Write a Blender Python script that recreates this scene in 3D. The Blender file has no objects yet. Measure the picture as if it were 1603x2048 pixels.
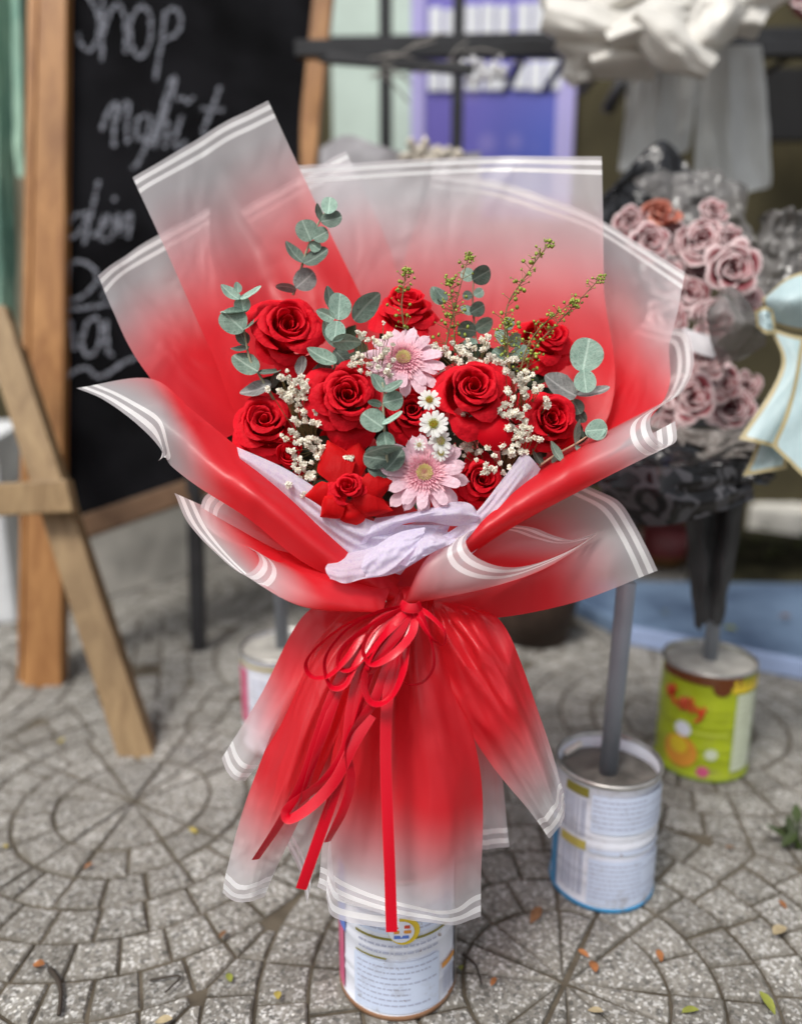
import bpy, bmesh, math, random
from mathutils import Vector, Matrix, noise as mnoise
SC = bpy.context.scene
COL = SC.collection
rnd = random.Random(7)

# ------------------------------------------------------------------ camera, sky, sun, exposure
F, CX, CY, PITCH, HC = 1600.0, 801.5, 1024.0, math.radians(14), 0.68
CP, SP = math.cos(PITCH), math.sin(PITCH)
cam_d = bpy.data.cameras.new('camera')
cam = bpy.data.objects.new('camera', cam_d); COL.objects.link(cam)
cam.location = (0, 0, HC); cam.rotation_euler = (math.pi/2 - PITCH, 0, 0)
cam_d.sensor_width = 36; cam_d.lens = F/2048*36
cam_d.clip_start = 0.02; cam_d.clip_end = 500
cam_d.dof.use_dof = True; cam_d.dof.focus_distance = 0.715; cam_d.dof.aperture_fstop = 1.75
SC.camera = cam
W = bpy.data.worlds.new('World'); SC.world = W; W.use_nodes = True
nt = W.node_tree; nt.nodes.clear()
sky = nt.nodes.new('ShaderNodeTexSky'); sky.sky_type = 'NISHITA'; sky.sun_disc = False
SUN_EL, SUN_AZ = math.radians(58), math.radians(215)     # behind and left of the camera
sky.sun_elevation = SUN_EL; sky.sun_rotation = SUN_AZ; sky.dust_density = 4.0; sky.air_density = 1.2
hs = nt.nodes.new('ShaderNodeHueSaturation'); hs.inputs['Saturation'].default_value = 0.3
bg = nt.nodes.new('ShaderNodeBackground'); bg.inputs['Strength'].default_value = 0.092
wo = nt.nodes.new('ShaderNodeOutputWorld')
nt.links.new(sky.outputs[0], hs.inputs['Color']); nt.links.new(hs.outputs[0], bg.inputs['Color']); nt.links.new(bg.outputs[0], wo.inputs[0])
sd = bpy.data.lights.new('sun', 'SUN'); sd.energy = 1.5; sd.angle = math.radians(16); sd.color = (1, .96, .9)
sun = bpy.data.objects.new('sun', sd); COL.objects.link(sun)
sdir = Vector((math.sin(SUN_AZ)*math.cos(SUN_EL), math.cos(SUN_AZ)*math.cos(SUN_EL), math.sin(SUN_EL)))
sun.rotation_euler = sdir.to_track_quat('Z', 'Y').to_euler(); sun.location = sdir*20
SC.view_settings.view_transform = 'Standard'; SC.view_settings.look = 'None'
SC.view_settings.gamma = 1; SC.view_settings.use_curve_mapping = False
SC.view_settings.exposure = 0.72
SC.cycles.use_denoising = True
SC.cycles.transparent_max_bounces = 20; SC.cycles.max_bounces = 10; SC.cycles.transmission_bounces = 8

# ------------------------------------------------------------------ helpers
CAM = Vector((0, 0, HC)); RT = Vector((1, 0, 0)); UPV = Vector((0, SP, CP)); FW = Vector((0, CP, -SP))
def P(x, y, Z):
    return CAM + Z*((x-CX)/F*RT - (y-CY)/F*UPV + FW)
def G(x, y, z=0.0):
    d = (x-CX)/F*RT - (y-CY)/F*UPV + FW
    return CAM + d*((z-HC)/d.z)
def at_Y(x, y, Y):
    d = (x-CX)/F*RT - (y-CY)/F*UPV + FW
    return CAM + d*(Y/d.y)
ZO = -0.055                                  # how far the bouquet stands in front of its stand
def B(x, y, Z): return P(x, y, Z+ZO)

def mesh(name, verts, faces, mats, smooth=True, attrs=None):
    me = bpy.data.meshes.new(name)
    me.from_pydata([tuple(v) for v in verts], [], faces)
    for m in (mats if isinstance(mats, (list, tuple)) else [mats]): me.materials.append(m)
    if smooth: me.polygons.foreach_set('use_smooth', [True]*len(me.polygons))
    for k, vals in (attrs or {}).items():
        a = me.attributes.new(k, 'FLOAT', 'POINT'); a.data.foreach_set('value', vals)
    me.update()
    return me
WM = {}
def link(name, data, parent=None, basis=None):
    o = bpy.data.objects.new(name, data); COL.objects.link(o)
    if basis is not None: o.matrix_basis = basis
    b = basis if basis is not None else Matrix()
    if parent is not None:
        o.parent = parent
        WM[o.name] = WM[parent.name] @ b
    else: WM[o.name] = b.copy()
    return o
def wchild(name, me, parent):
    """link a mesh whose vertices are in world space under parent"""
    o = link(name, me, parent)
    o.matrix_parent_inverse = WM[parent.name].inverted(); WM[o.name] = Matrix()
    return o
def tag(o, label, cat, group=None, kind=None):
    o['label'] = label; o['category'] = cat
    if group: o['group'] = group
    if kind: o['kind'] = kind
    return o
def thing(name, loc, label, cat, group=None, basis=None):
    o = link(name, None, None, basis if basis is not None else Matrix.Translation(loc)); o.empty_display_size = .02
    return tag(o, label, cat, group)
def frame(loc, z, scale=1.0, spin=0.0, up=UPV):
    z = Vector(z).normalized(); x = Vector(up).cross(z)
    if x.length < 1e-4: x = RT.cross(z)
    x.normalize(); y = z.cross(x)
    R = Matrix((x, y, z)).transposed().to_4x4()
    return Matrix.Translation(loc) @ R @ Matrix.Rotation(spin, 4, 'Z') @ Matrix.Scale(scale, 4)

def cr(pts, n):
    """n points along a Catmull-Rom curve through pts (tuples or Vectors)"""
    pts = [Vector(p) for p in pts]
    if len(pts) == 1: return [pts[0].copy() for _ in range(n)]
    if len(pts) == 2: return [pts[0].lerp(pts[1], i/(n-1)) for i in range(n)]
    e = [2*pts[0]-pts[1]] + pts + [2*pts[-1]-pts[-2]]
    out = []
    for i in range(n):
        t = i/(n-1)*(len(pts)-1); k = min(int(t), len(pts)-2); f = t-k
        a, b, c, d = e[k], e[k+1], e[k+2], e[k+3]
        out.append(.5*((2*b)+(c-a)*f+(2*a-5*b+4*c-d)*f*f+(3*b-a-3*c+d)*f**3))
    return out
def patch_mesh(name, rows, mat, n=40, m=50, conv=B, wob=0.0, wfreq=8, folds=0.0, nf=5, seed=0, foldpow=1.0, fs=1.0, crin=0.0):
    R = [cr(r, n) for r in rows]
    grid = [cr([R[k][i] for k in range(len(R))], m) for i in range(n)]
    V = [[conv(*grid[i][j]) for j in range(m)] for i in range(n)]
    for i in range(n):
        for j in range(m):
            u, v = i/(n-1), j/(m-1)
            p = V[i][j]
            if wob: p = p + FW*(mnoise.noise(Vector((u*wfreq+seed*7.1, v*wfreq*.7+seed, seed)))*wob*min(1, v*2))
            if folds:
                xx = u*nf+seed*.37+.35*mnoise.noise(Vector((u*4, v*1.6, seed))); tr_ = 2*abs(2*(xx-math.floor(xx+.5)))-1
            if folds: p = p + FW*((.75*tr_+.25*math.sin(xx*6.283))*folds*(1-v)**foldpow*min(1, v*6))
            if crin:
                q1 = mnoise.noise(Vector((u*5+seed, v*5.5, seed*1.7))); q2 = mnoise.noise(Vector((u*11+v*3, v*9-u*4, seed*.9)))
                p = p + FW*(crin*(abs(q1)*.016+abs(q2)*.008)*max(0, 1-v*1.15)*min(1, v*7))
            V[i][j] = p
    verts, edge, rim = [], [], []
    el = [[0.0]*m for _ in range(n)]
    for i in range(n):
        for j in range(m-2, -1, -1): el[i][j] = el[i][j+1]+(V[i][j]-V[i][j+1]).length
    for i in range(n):
        for j in range(m):
            verts.append(V[i][j]); edge.append(el[i][j])
            w = (V[min(n-1, i+1)][j]-V[max(0, i-1)][j]).length/2
            rim.append(min(el[i][j], el[i][0]-el[i][j], i*w, (n-1-i)*w))
    faces = [(i*m+j, (i+1)*m+j, (i+1)*m+j+1, i*m+j+1) for i in range(n-1) for j in range(m-1)]
    return mesh(name, verts, faces, mat, True, {'edge': edge, 'rim': rim, 'fade': [x/fs for x in edge], 'crin': [crin*max(0, 1-(j/(m-1))*1.4) for i in range(n) for j in range(m)]})
def tube_geo(pts, r, k=6, r2=None, cap=True):
    pts = [Vector(p) for p in pts]; V, Fc = [], []
    n = len(pts)
    for i, p in enumerate(pts):
        t = (pts[min(n-1, i+1)]-pts[max(0, i-1)]).normalized()
        a = t.cross(Vector((.31, .2, .93)) if abs(t.z) < .9 else Vector((1, .1, 0))).normalized(); b = t.cross(a)
        rr = r if r2 is None else r+(r2-r)*i/(n-1)
        V += [p+rr*(math.cos(2*math.pi*q/k)*a+math.sin(2*math.pi*q/k)*b) for q in range(k)]
    for i in range(n-1):
        for q in range(k): Fc.append((i*k+q, i*k+(q+1) % k, (i+1)*k+(q+1) % k, (i+1)*k+q))
    if cap: Fc += [tuple(range(k))[::-1], tuple(range((n-1)*k, n*k))]
    return V, Fc
def join(geos):
    V, Fc = [], []
    for v, f in geos:
        o = len(V); V += list(v); Fc += [tuple(i+o for i in q) for q in f]
    return V, Fc
def box_geo(p0, ax, ay, az):
    """box from corner p0 along three vectors"""
    p0, ax, ay, az = map(Vector, (p0, ax, ay, az))
    V = [p0+a*ax+b*ay+c*az for c in (0, 1) for b in (0, 1) for a in (0, 1)]
    return V, [(0, 2, 3, 1), (4, 5, 7, 6), (0, 1, 5, 4), (2, 6, 7, 3), (0, 4, 6, 2), (1, 3, 7, 5)]
def bevel(me, w, seg=2):
    bm = bmesh.new(); bm.from_mesh(me)
    bmesh.ops.recalc_face_normals(bm, faces=bm.faces)
    bmesh.ops.bevel(bm, geom=bm.edges[:], offset=w, segments=seg, affect='EDGES', profile=.6)
    bm.to_mesh(me); bm.free(); me.update(); return me
def lathe_geo(prof, n=40, c=Vector((0, 0, 0))):
    V, Fc = [], []
    for r, z in prof: V += [Vector((c.x+r*math.cos(2*math.pi*i/n), c.y+r*math.sin(2*math.pi*i/n), c.z+z)) for i in range(n)]
    for k in range(len(prof)-1):
        for i in range(n): Fc.append((k*n+i, k*n+(i+1) % n, (k+1)*n+(i+1) % n, (k+1)*n+i))
    return V, Fc

# ------------------------------------------------------------------ materials
def nmat(name):
    m = bpy.data.materials.new(name); m.use_nodes = True
    t = m.node_tree; t.nodes.clear()
    out = t.nodes.new('ShaderNodeOutputMaterial')
    return m, t, out
class NT:
    def __init__(s, t): s.t = t
    def n(s, typ, **kw):
        x = s.t.nodes.new(typ)
        for k, v in kw.items(): setattr(x, k, v)
        return x
    def l(s, a, b): s.t.links.new(a, b)
    def val(s, sock, v):
        if hasattr(v, 'links') or isinstance(v, bpy.types.NodeSocket): s.l(v, sock)
        else: sock.default_value = v
    def math(s, op, a, b=0.0, c=None):
        x = s.n('ShaderNodeMath', operation=op); s.val(x.inputs[0], a); s.val(x.inputs[1], b)
        if c is not None: s.val(x.inputs[2], c)
        return x.outputs[0]
    def mix(s, f, a, b, mode='MIX'):
        x = s.n('ShaderNodeMixRGB', blend_type=mode); s.val(x.inputs[0], f)
        for q, v in ((1, a), (2, b)): s.val(x.inputs[q], v if not isinstance(v, tuple) else (*v[:3], 1))
        return x.outputs[0]
    def noise(s, scale, detail=3, coord='Object', rough=.5, vec=None, dist=0):
        x = s.n('ShaderNodeTexNoise'); x.inputs['Scale'].default_value = scale; x.inputs['Detail'].default_value = detail; x.inputs['Roughness'].default_value = rough; x.inputs['Distortion'].default_value = dist
        s.l(vec if vec is not None else s.coord(coord), x.inputs['Vector']); return x.outputs[0]
    def coord(s, c='Object'):
        return s.n('ShaderNodeTexCoord').outputs[c]
    def geo_pos(s): return s.n('ShaderNodeNewGeometry').outputs['Position']
    def mapv(s, vec, scale):
        x = s.n('ShaderNodeMapping'); s.l(vec, x.inputs['Vector']); x.inputs['Scale'].default_value = scale; return x.outputs[0]
    def ramp(s, f, stops):
        x = s.n('ShaderNodeValToRGB'); e = x.color_ramp.elements
        while len(e) < len(stops): e.new(.5)
        for i, (p, c) in enumerate(stops):
            e[i].position = p; e[i].color = (*c, 1) if isinstance(c, tuple) else (c, c, c, 1)
        s.l(f, x.inputs[0]); return x.outputs[0]
    def attr(s, name): return s.n('ShaderNodeAttribute', attribute_name=name).outputs['Fac']
    def sstep(s, x, a, b):
        q = s.n('ShaderNodeMapRange', interpolation_type='SMOOTHSTEP'); s.val(q.inputs[0], x); q.inputs[1].default_value = a; q.inputs[2].default_value = b; return q.outputs[0]
    def bump(s, h, strength, dist=.002):
        x = s.n('ShaderNodeBump'); x.inputs['Strength'].default_value = strength; x.inputs['Distance'].default_value = dist; s.l(h, x.inputs['Height']); return x.outputs[0]
    def prin(s, col, rough=.5, spec=.5, metal=0.0, normal=None, sheen=0, coat=0):
        x = s.n('ShaderNodeBsdfPrincipled'); s.val(x.inputs['Base Color'], col if not isinstance(col, tuple) else (*col[:3], 1)); s.val(x.inputs['Roughness'], rough)
        x.inputs['Specular IOR Level'].default_value = spec; x.inputs['Metallic'].default_value = metal
        x.inputs['Sheen Weight'].default_value = sheen; x.inputs['Coat Weight'].default_value = coat
        if normal is not None: s.l(normal, x.inputs['Normal'])
        return x.outputs[0]
    def transl(s, col, normal=None):
        x = s.n('ShaderNodeBsdfTranslucent'); s.val(x.inputs[0], col if not isinstance(col, tuple) else (*col[:3], 1))
        return x.outputs[0]
    def transp(s, col=(1, 1, 1)):
        x = s.n('ShaderNodeBsdfTransparent'); s.val(x.inputs[0], col if not isinstance(col, tuple) else (*col[:3], 1)); return x.outputs[0]
    def mixs(s, f, a, b):
        x = s.n('ShaderNodeMixShader'); s.val(x.inputs[0], f); s.l(a, x.inputs[1]); s.l(b, x.inputs[2]); return x.outputs[0]
def M(name, col, rough=.5, spec=.5, var=.15, vs=30, bs=None, bst=.3, bd=.002, metal=0, tr=0, sheen=0, coat=0, rv=0.0, col2=None):
    """general mottled surface; var mottling, rv per-object tone, col2 second colour of the mottling"""
    m, t, out = nmat(name); N = NT(t)
    nz = N.noise(vs, 4)
    c = N.mix(N.sstep(nz, .3, .7), tuple(x*(1-var) for x in col), col2 or tuple(min(1, x*(1+var)) for x in col))
    if rv:
        oi = N.n('ShaderNodeObjectInfo').outputs['Random']
        k = N.math('ADD', N.math('MULTIPLY', oi, 2*rv), 1-rv)
        cc = N.n('ShaderNodeCombineColor'); [N.l(k, cc.inputs[i]) for i in range(3)]
        c = N.mix(1.0, c, cc.outputs[0], 'MULTIPLY')
    nrm = N.bump(N.noise(bs, 4), bst, bd) if bs else None
    sh = N.prin(c, rough, spec, metal, nrm, sheen, coat)
    if tr: sh = N.mixs(tr, sh, N.transl(c))
    N.l(sh, out.inputs[0]); return m

def film_mat():
    m, t, out = nmat('frosted ombre film'); N = NT(t)
    e = N.attr('edge'); pos = N.geo_pos()
    red = N.sstep(N.math('ADD', N.attr('fade'), N.math('MULTIPLY', N.math('SUBTRACT', N.noise(9, 2, vec=pos), .5), .03)), .028, .150)
    def band(a, b): return N.math('MULTIPLY', N.math('GREATER_THAN', e, a), N.math('LESS_THAN', e, b))
    st = N.math('ADD', band(.0042, .0094), band(.0144, .0196))
    col = N.mix(N.math('POWER', red, .6), (.90, .865, .90), (.82, .022, .036))
    col = N.mix(st, col, (.97, .97, .98))
    alpha = N.math('MAXIMUM', N.math('ADD', .54, N.math('MULTIPLY', red, .42)), N.math('MULTIPLY', st, .98))
    h = N.noise(5, 2, vec=N.mapv(pos, (3, 3, 1.2)), dist=.6)
    vo = N.n('ShaderNodeTexVoronoi'); vo.inputs['Scale'].default_value = 1.0
    N.l(N.mapv(N.mix(.05, pos, N.noise(10, 2, vec=pos)), (17, 17, 7)), vo.inputs['Vector'])
    facet = N.math('MULTIPLY', vo.outputs['Distance'], N.math('ADD', .15, N.math('MULTIPLY', N.sstep(N.attr('crin'), .02, .9), 1.6)))
    nr = N.bump(N.math('ADD', h, facet), .5, .02)
    p = N.prin(col, .40, .75, 0, nr)
    s = N.mixs(.48, p, N.transl(col))
    tc = N.mix(red, (.95, .95, .95), (.9, .12, .12))
    N.l(N.mixs(alpha, N.transp(tc), s), out.inputs[0]); return m
FILM = film_mat()
def cello_mat(name, col, alpha, rough=.14):
    m, t, out = nmat(name); N = NT(t); pos = N.geo_pos()
    v = N.n('ShaderNodeTexVoronoi'); v.inputs['Scale'].default_value = 22; N.l(N.mix(.12, pos, N.noise(14, 2, vec=pos)), v.inputs['Vector'])
    nr = N.bump(N.math('ADD', v.outputs['Distance'], N.noise(18, 3, vec=pos)), .8, .02)
    c = N.mix(N.noise(12, 2, vec=pos), tuple(x*.7 for x in col), tuple(x*1.3 for x in col))
    s = N.mixs(.2, N.prin(c, rough, .8, 0, nr), N.transl(c))
    N.l(N.mixs(alpha, N.transp(tuple(min(1, .4+x) for x in col)), s), out.inputs[0]); return m
CELLO = cello_mat('smoky cellophane', (.26, .25, .245), .62, .10)
BLACKFILM = cello_mat('black film', (.012, .012, .014), .97, .22)
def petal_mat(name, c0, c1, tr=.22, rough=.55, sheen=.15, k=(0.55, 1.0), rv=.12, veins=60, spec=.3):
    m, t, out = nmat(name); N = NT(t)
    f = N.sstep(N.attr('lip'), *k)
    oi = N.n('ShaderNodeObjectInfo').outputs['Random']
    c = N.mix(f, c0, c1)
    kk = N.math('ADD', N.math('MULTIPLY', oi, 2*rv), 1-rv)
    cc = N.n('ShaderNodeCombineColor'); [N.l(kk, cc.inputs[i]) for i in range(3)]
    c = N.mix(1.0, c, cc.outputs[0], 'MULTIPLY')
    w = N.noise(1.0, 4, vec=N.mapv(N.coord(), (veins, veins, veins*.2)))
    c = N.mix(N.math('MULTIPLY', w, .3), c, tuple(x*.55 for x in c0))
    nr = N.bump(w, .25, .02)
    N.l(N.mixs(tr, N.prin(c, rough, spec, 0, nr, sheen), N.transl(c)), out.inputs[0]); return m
RED = petal_mat('red velvet petal', (.66, .0015, .012), (.90, .014, .032), .32, .6, .0, veins=5, spec=.14)
SCARLET = petal_mat('scarlet open petal', (.62, .003, .006), (.92, .020, .020), .35, .6, 0, k=(.0, .9), veins=60, spec=.14)
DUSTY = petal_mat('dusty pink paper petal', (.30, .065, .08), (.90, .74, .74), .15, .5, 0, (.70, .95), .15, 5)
CORAL = petal_mat('coral petal', (.45, .10, .06), (.62, .25, .18), .15, .5, 0, (.5, .95), .1, 5)
PINK = petal_mat('soft pink ray petal', (.86, .44, .56), (.90, .66, .74), .30, .5, .1, (.1, .8), .06, 6)
PINKIN = petal_mat('pink floret', (.74, .26, .36), (.90, .55, .60), .2, .5, .1, (.2, .9), .05, 6)
WHITEP = petal_mat('white ray petal', (.80, .82, .74), (.88, .88, .86), .25, .5, 0, (.1, .6), .04, 6)
YELLOW = M('yellow floret', (.70, .60, .08), .6, .3, .35, 900, col2=(.35, .42, .03))
CREAMD = M('pale yellow disc', (.92, .82, .46), .6, .3, .2, 3, tr=.2, col2=(.80, .72, .28))
GYPS = M('cream blossom', (.90, .87, .77), .7, .2, .04, 200, tr=.25, rv=.14)
GSTEM = M('thin tan stem', (.22, .19, .08), .6, .3, .2, 60)
GREENST = M('reddish green stem', (.17, .19, .05), .6, .3, .4, 80, col2=(.26, .14, .07))
POD = M('lime seed pod', (.30, .38, .06), .5, .4, .3, 90)
def euc_mat(name, a, b, back):
    m, t, out = nmat(name); N = NT(t); oc = N.coord()
    nz = N.noise(3.5, 5, rough=.65); v = N.noise(9, 5, rough=.7)
    oi = N.n('ShaderNodeObjectInfo').outputs['Random']
    c = N.mix(N.sstep(nz, .3, .7), a, b)
    c = N.mix(N.sstep(v, .56, .70), c, tuple(x*.42 for x in a))
    mid = N.sstep(N.math('ABSOLUTE', N.n('ShaderNodeSeparateXYZ').outputs[0]), .0, .06)
    sx = N.n('ShaderNodeSeparateXYZ'); N.l(oc, sx.inputs[0])
    ab = N.math('ABSOLUTE', sx.outputs[0])
    vein = N.math('SUBTRACT', 1, N.sstep(ab, .012, .05))
    side = N.n('ShaderNodeTexWave', wave_type='BANDS', bands_direction='Y'); side.inputs['Scale'].default_value = 2.0; side.inputs['Distortion'].default_value = 1.2
    sv = N.n('ShaderNodeCombineXYZ'); N.l(N.math('SUBTRACT', sx.outputs[1], N.math('MULTIPLY', ab, .8)), sv.inputs[1]); N.l(sv.outputs[0], side.inputs['Vector'])
    lines = N.sstep(side.outputs['Fac'], .86, .99)
    c = N.mix(N.math('MAXIMUM', N.math('MULTIPLY', vein, .75), N.math('MULTIPLY', lines, .22)), c, tuple(min(1, x*1.25+.10) for x in b))
    k = N.math('ADD', N.math('MULTIPLY', oi, .36), .82)
    cc = N.n('ShaderNodeCombineColor'); [N.l(k, cc.inputs[i]) for i in range(3)]
    c = N.mix(1.0, c, cc.outputs[0], 'MULTIPLY')
    N.l(N.mixs(.15, N.prin(c, .5, .4, 0, N.bump(v, .3, .03)), N.transl(c)), out.inputs[0]); return m
EUC = {'l': euc_mat('eucalyptus light', (.26, .42, .34), (.38, .54, .45), 0), 'm': euc_mat('eucalyptus', (.15, .24, .19), (.25, .36, .29), 0),
       'd': euc_mat('eucalyptus dark', (.085, .13, .105), (.15, .21, .17), 0), 'p': euc_mat('eucalyptus dusky', (.16, .165, .16), (.26, .26, .25), 0)}
EST = M('eucalyptus stem', (.36, .35, .24), .6, .3, .2, 80)
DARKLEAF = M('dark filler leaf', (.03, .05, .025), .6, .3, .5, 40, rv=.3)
def ribbon_mat():
    m, t, out = nmat('red satin ribbon'); N = NT(t)
    r = N.attr('rim'); c = N.mix(N.sstep(r, .0, .0006), (.74, .03, .05), (.60, .003, .018))
    wv = N.noise(400, 2)
    N.l(N.mixs(.12, N.prin(c, .24, .5, 0, N.bump(wv, .15, .0005), 0), N.transl(c)), out.inputs[0]); return m
RIBBON = ribbon_mat()
def tissue_mat():
    m, t, out = nmat('lavender fibre tissue'); N = NT(t); pos = N.geo_pos()
    fib = N.noise(1, 5, vec=N.mapv(pos, (420, 420, 150)), rough=.7, dist=1.5)
    c = N.mix(N.sstep(fib, .42, .66), (.84, .81, .92), (.70, .63, .84))
    nr = N.bump(N.math('ADD', N.math('MULTIPLY', fib, .15), N.noise(28, 3, vec=pos, dist=.8)), .22, .005)
    s = N.mixs(.45, N.prin(c, .85, .1, 0, nr), N.transl(c))
    N.l(N.mixs(N.math('ADD', .86, N.math('MULTIPLY', fib, .12)), N.transp(), s), out.inputs[0]); return m
TISSUE = tissue_mat()
def wood_mat(name, a, b, axis=2, sc=1.0):
    m, t, out = nmat(name); N = NT(t)
    s = [26*sc]*3; s[axis] = 1.6*sc
    g = N.noise(1, 6, vec=N.mapv(N.geo_pos(), tuple(s)), rough=.65, dist=.8)
    c = N.mix(N.sstep(g, .3, .72), a, b)
    k = N.noise(2.2, 2, vec=N.geo_pos()); c = N.mix(N.math('MULTIPLY', N.sstep(k, .5, .8), .45), c, tuple(x*.5 for x in a))
    N.l(N.prin(c, .5, .35, 0, N.bump(g, .3, .002)), out.inputs[0]); return m
OAK = wood_mat('varnished brown wood', (.24, .10, .030), (.42, .21, .075))
PINE = wood_mat('raw pale wood', (.20, .125, .06), (.36, .25, .13))
BOARD = M('chalkboard black', (.004, .004, .005), .9, .08, .5, 6, col2=(.010, .010, .012))
def chalk_mat():
    m, t, out = nmat('white chalk'); N = NT(t)
    nz = N.noise(160, 4, rough=.7)
    N.l(N.mixs(N.sstep(nz, .30, .62), N.transp(), N.prin((.25, .26, .30), .9, .1)), out.inputs[0]); return m
CHALK = chalk_mat()
BLACKM = M('black painted metal', (.018, .018, .02), .4, .5, .2, 20)
CONC = M('grey concrete', (.15, .14, .125), .9, .2, .35, 40, bs=120, bst=.5)
CONC2 = M('pale concrete', (.36, .35, .32), .9, .2, .2, 40, bs=120, bst=.5)
PVC = M('grey pvc pipe', (.23, .255, .29), .4, .45, .08, 15)
STEEL = M('scuffed tin rim', (.46, .45, .43), .38, .5, .2, 60, metal=.8)
CREAM = M('cream satin', (.70, .68, .63), .42, .4, .06, 10, tr=.1, sheen=.3)
GREYCL = M('pale grey organza', (.66, .68, .67), .7, .2, .08, 10, tr=.25)
def bluegold():
    m, t, out = nmat('pale blue paper ribbon with gold edge'); N = NT(t)
    r = N.attr('rim'); pos = N.geo_pos()
    c = N.mix(N.noise(120, 4, vec=pos), (.40, .55, .58), (.52, .65, .67))
    c = N.mix(N.math('LESS_THAN', r, .0055), c, (.42, .36, .20))
    N.l(N.mixs(.15, N.prin(c, .45, .4), N.transl(c)), out.inputs[0]); return m
BLUER = bluegold()
def damask():
    m, t, out = nmat('black damask paper'); N = NT(t); pos = N.geo_pos()
    w = N.n('ShaderNodeTexWave', wave_type='RINGS'); w.inputs['Scale'].default_value = 9; w.inputs['Distortion'].default_value = 14; w.inputs['Detail'].default_value = 1.5; w.inputs['Detail Scale'].default_value = 3
    N.l(pos, w.inputs['Vector']); f = N.sstep(w.outputs['Fac'], .52, .6)
    N.l(N.prin(N.mix(f, (.012, .012, .014), (.085, .085, .095)), N.math('ADD', .3, N.math('MULTIPLY', f, .3)), .4), out.inputs[0]); return m
DAMASK = damask()
SMOKE = M('dark grey cloth', (.05, .05, .052), .7, .3, .4, 12)

# ------------------------------------------------------------------ setting: pavement of arc-laid setts
soil = M('dirt joint', (.095, .080, .060), .95, .1, .35, 25, bs=90, bst=.6)
def sett_mat():
    m, t, out = nmat('terrazzo sett'); N = NT(t); pos = N.geo_pos()
    v = N.n('ShaderNodeTexVoronoi'); v.inputs['Scale'].default_value = 330; N.l(pos, v.inputs['Vector'])
    v2 = N.n('ShaderNodeTexVoronoi'); v2.inputs['Scale'].default_value = 190; N.l(pos, v2.inputs['Vector'])
    sx = N.n('ShaderNodeSeparateColor'); N.l(v.outputs['Color'], sx.inputs[0])
    sy = N.n('ShaderNodeSeparateColor'); N.l(v2.outputs['Color'], sy.inputs[0])
    c = N.ramp(sx.outputs[0], [(0, (.13, .125, .115)), (.3, (.19, .180, .160)), (.62, (.228, .215, .192)), (.86, (.35, .345, .33)), (1, (.50, .495, .48))])
    c = N.mix(N.math('MULTIPLY', N.math('GREATER_THAN', sy.outputs[1], .84), N.math('LESS_THAN', v2.outputs['Distance'], .32)), c, (.58, .57, .54))
    c = N.mix(N.math('MULTIPLY', N.math('GREATER_THAN', sy.outputs[0], .93), .6), c, (.05, .048, .045))
    tone = N.attr('tone')
    cc = N.n('ShaderNodeCombineColor'); [N.l(tone, cc.inputs[i]) for i in range(3)]
    c = N.mix(1.0, c, cc.outputs[0], 'MULTIPLY')
    dirt = N.sstep(N.noise(7, 5, vec=pos, rough=.65), .42, .72)
    c = N.mix(N.math('MULTIPLY', dirt, .45), c, (.115, .103, .085))
    stain = N.sstep(N.noise(2.6, 4, vec=pos, rough=.6), .5, .75)
    c = N.mix(N.math('MULTIPLY', stain, .35), c, (.085, .076, .062))
    c = N.mix(N.math('MULTIPLY', N.math('SUBTRACT', 1, N.sstep(N.attr('rim'), 0, .006)), .5), c, (.105, .090, .068))
    N.l(N.prin(c, .8, .3, 0, N.bump(sx.outputs[1], .35, .0012)), out.inputs[0]); return m
SETT = sett_mat()
A60 = math.radians(60); T = .32; NR = 6
es, ed = Vector((math.cos(A60), math.sin(A60), 0)), Vector((math.sin(A60), -math.cos(A60), 0))
S0, D0 = .687, -.839
def clip(poly, ax, val, keep_less):
    out = []
    for i in range(len(poly)):
        a, b = poly[i], poly[(i+1) % len(poly)]
        ia = (a[ax] <= val) if keep_less else (a[ax] >= val); ib = (b[ax] <= val) if keep_less else (b[ax] >= val)
        if ia: out.append(a)
        if ia != ib:
            t = (val-a[ax])/(b[ax]-a[ax]); out.append((a[0]+t*(b[0]-a[0]), a[1]+t*(b[1]-a[1])))
    return out
def area(p): return .5*sum(p[i][0]*p[(i+1) % len(p)][1]-p[(i+1) % len(p)][0]*p[i][1] for i in range(len(p)))
def sett_geo(poly, z, tilt):
    """raised stone with worn chamfer: poly in ground metres"""
    cx = sum(p[0] for p in poly)/len(poly); cy = sum(p[1] for p in poly)/len(poly)
    n = len(poly); V = []
    rr = sum(math.hypot(p[0]-cx, p[1]-cy) for p in poly)/n
    for s, dz in ((1, -.012), (1, -.0032), (1-.0028/rr, -.0006), (1-.008/rr, 0)):
        V += [Vector((cx+(p[0]-cx)*s, cy+(p[1]-cy)*s, z+dz+tilt[0]*(p[0]-cx)+tilt[1]*(p[1]-cy))) for p in poly]
    V.append(Vector((cx, cy, z+.0004)))
    Fc = []
    for k in range(3):
        for i in range(n): Fc.append((k*n+i, k*n+(i+1) % n, (k+1)*n+(i+1) % n, (k+1)*n+i))
    for i in range(n): Fc.append((3*n+i, 3*n+(i+1) % n, 4*n))
    return V, Fc, [0]*n+[0]*n+[.0028]*n+[.008]*n+[.03]
setts = []
r_ = random.Random(3)
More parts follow.
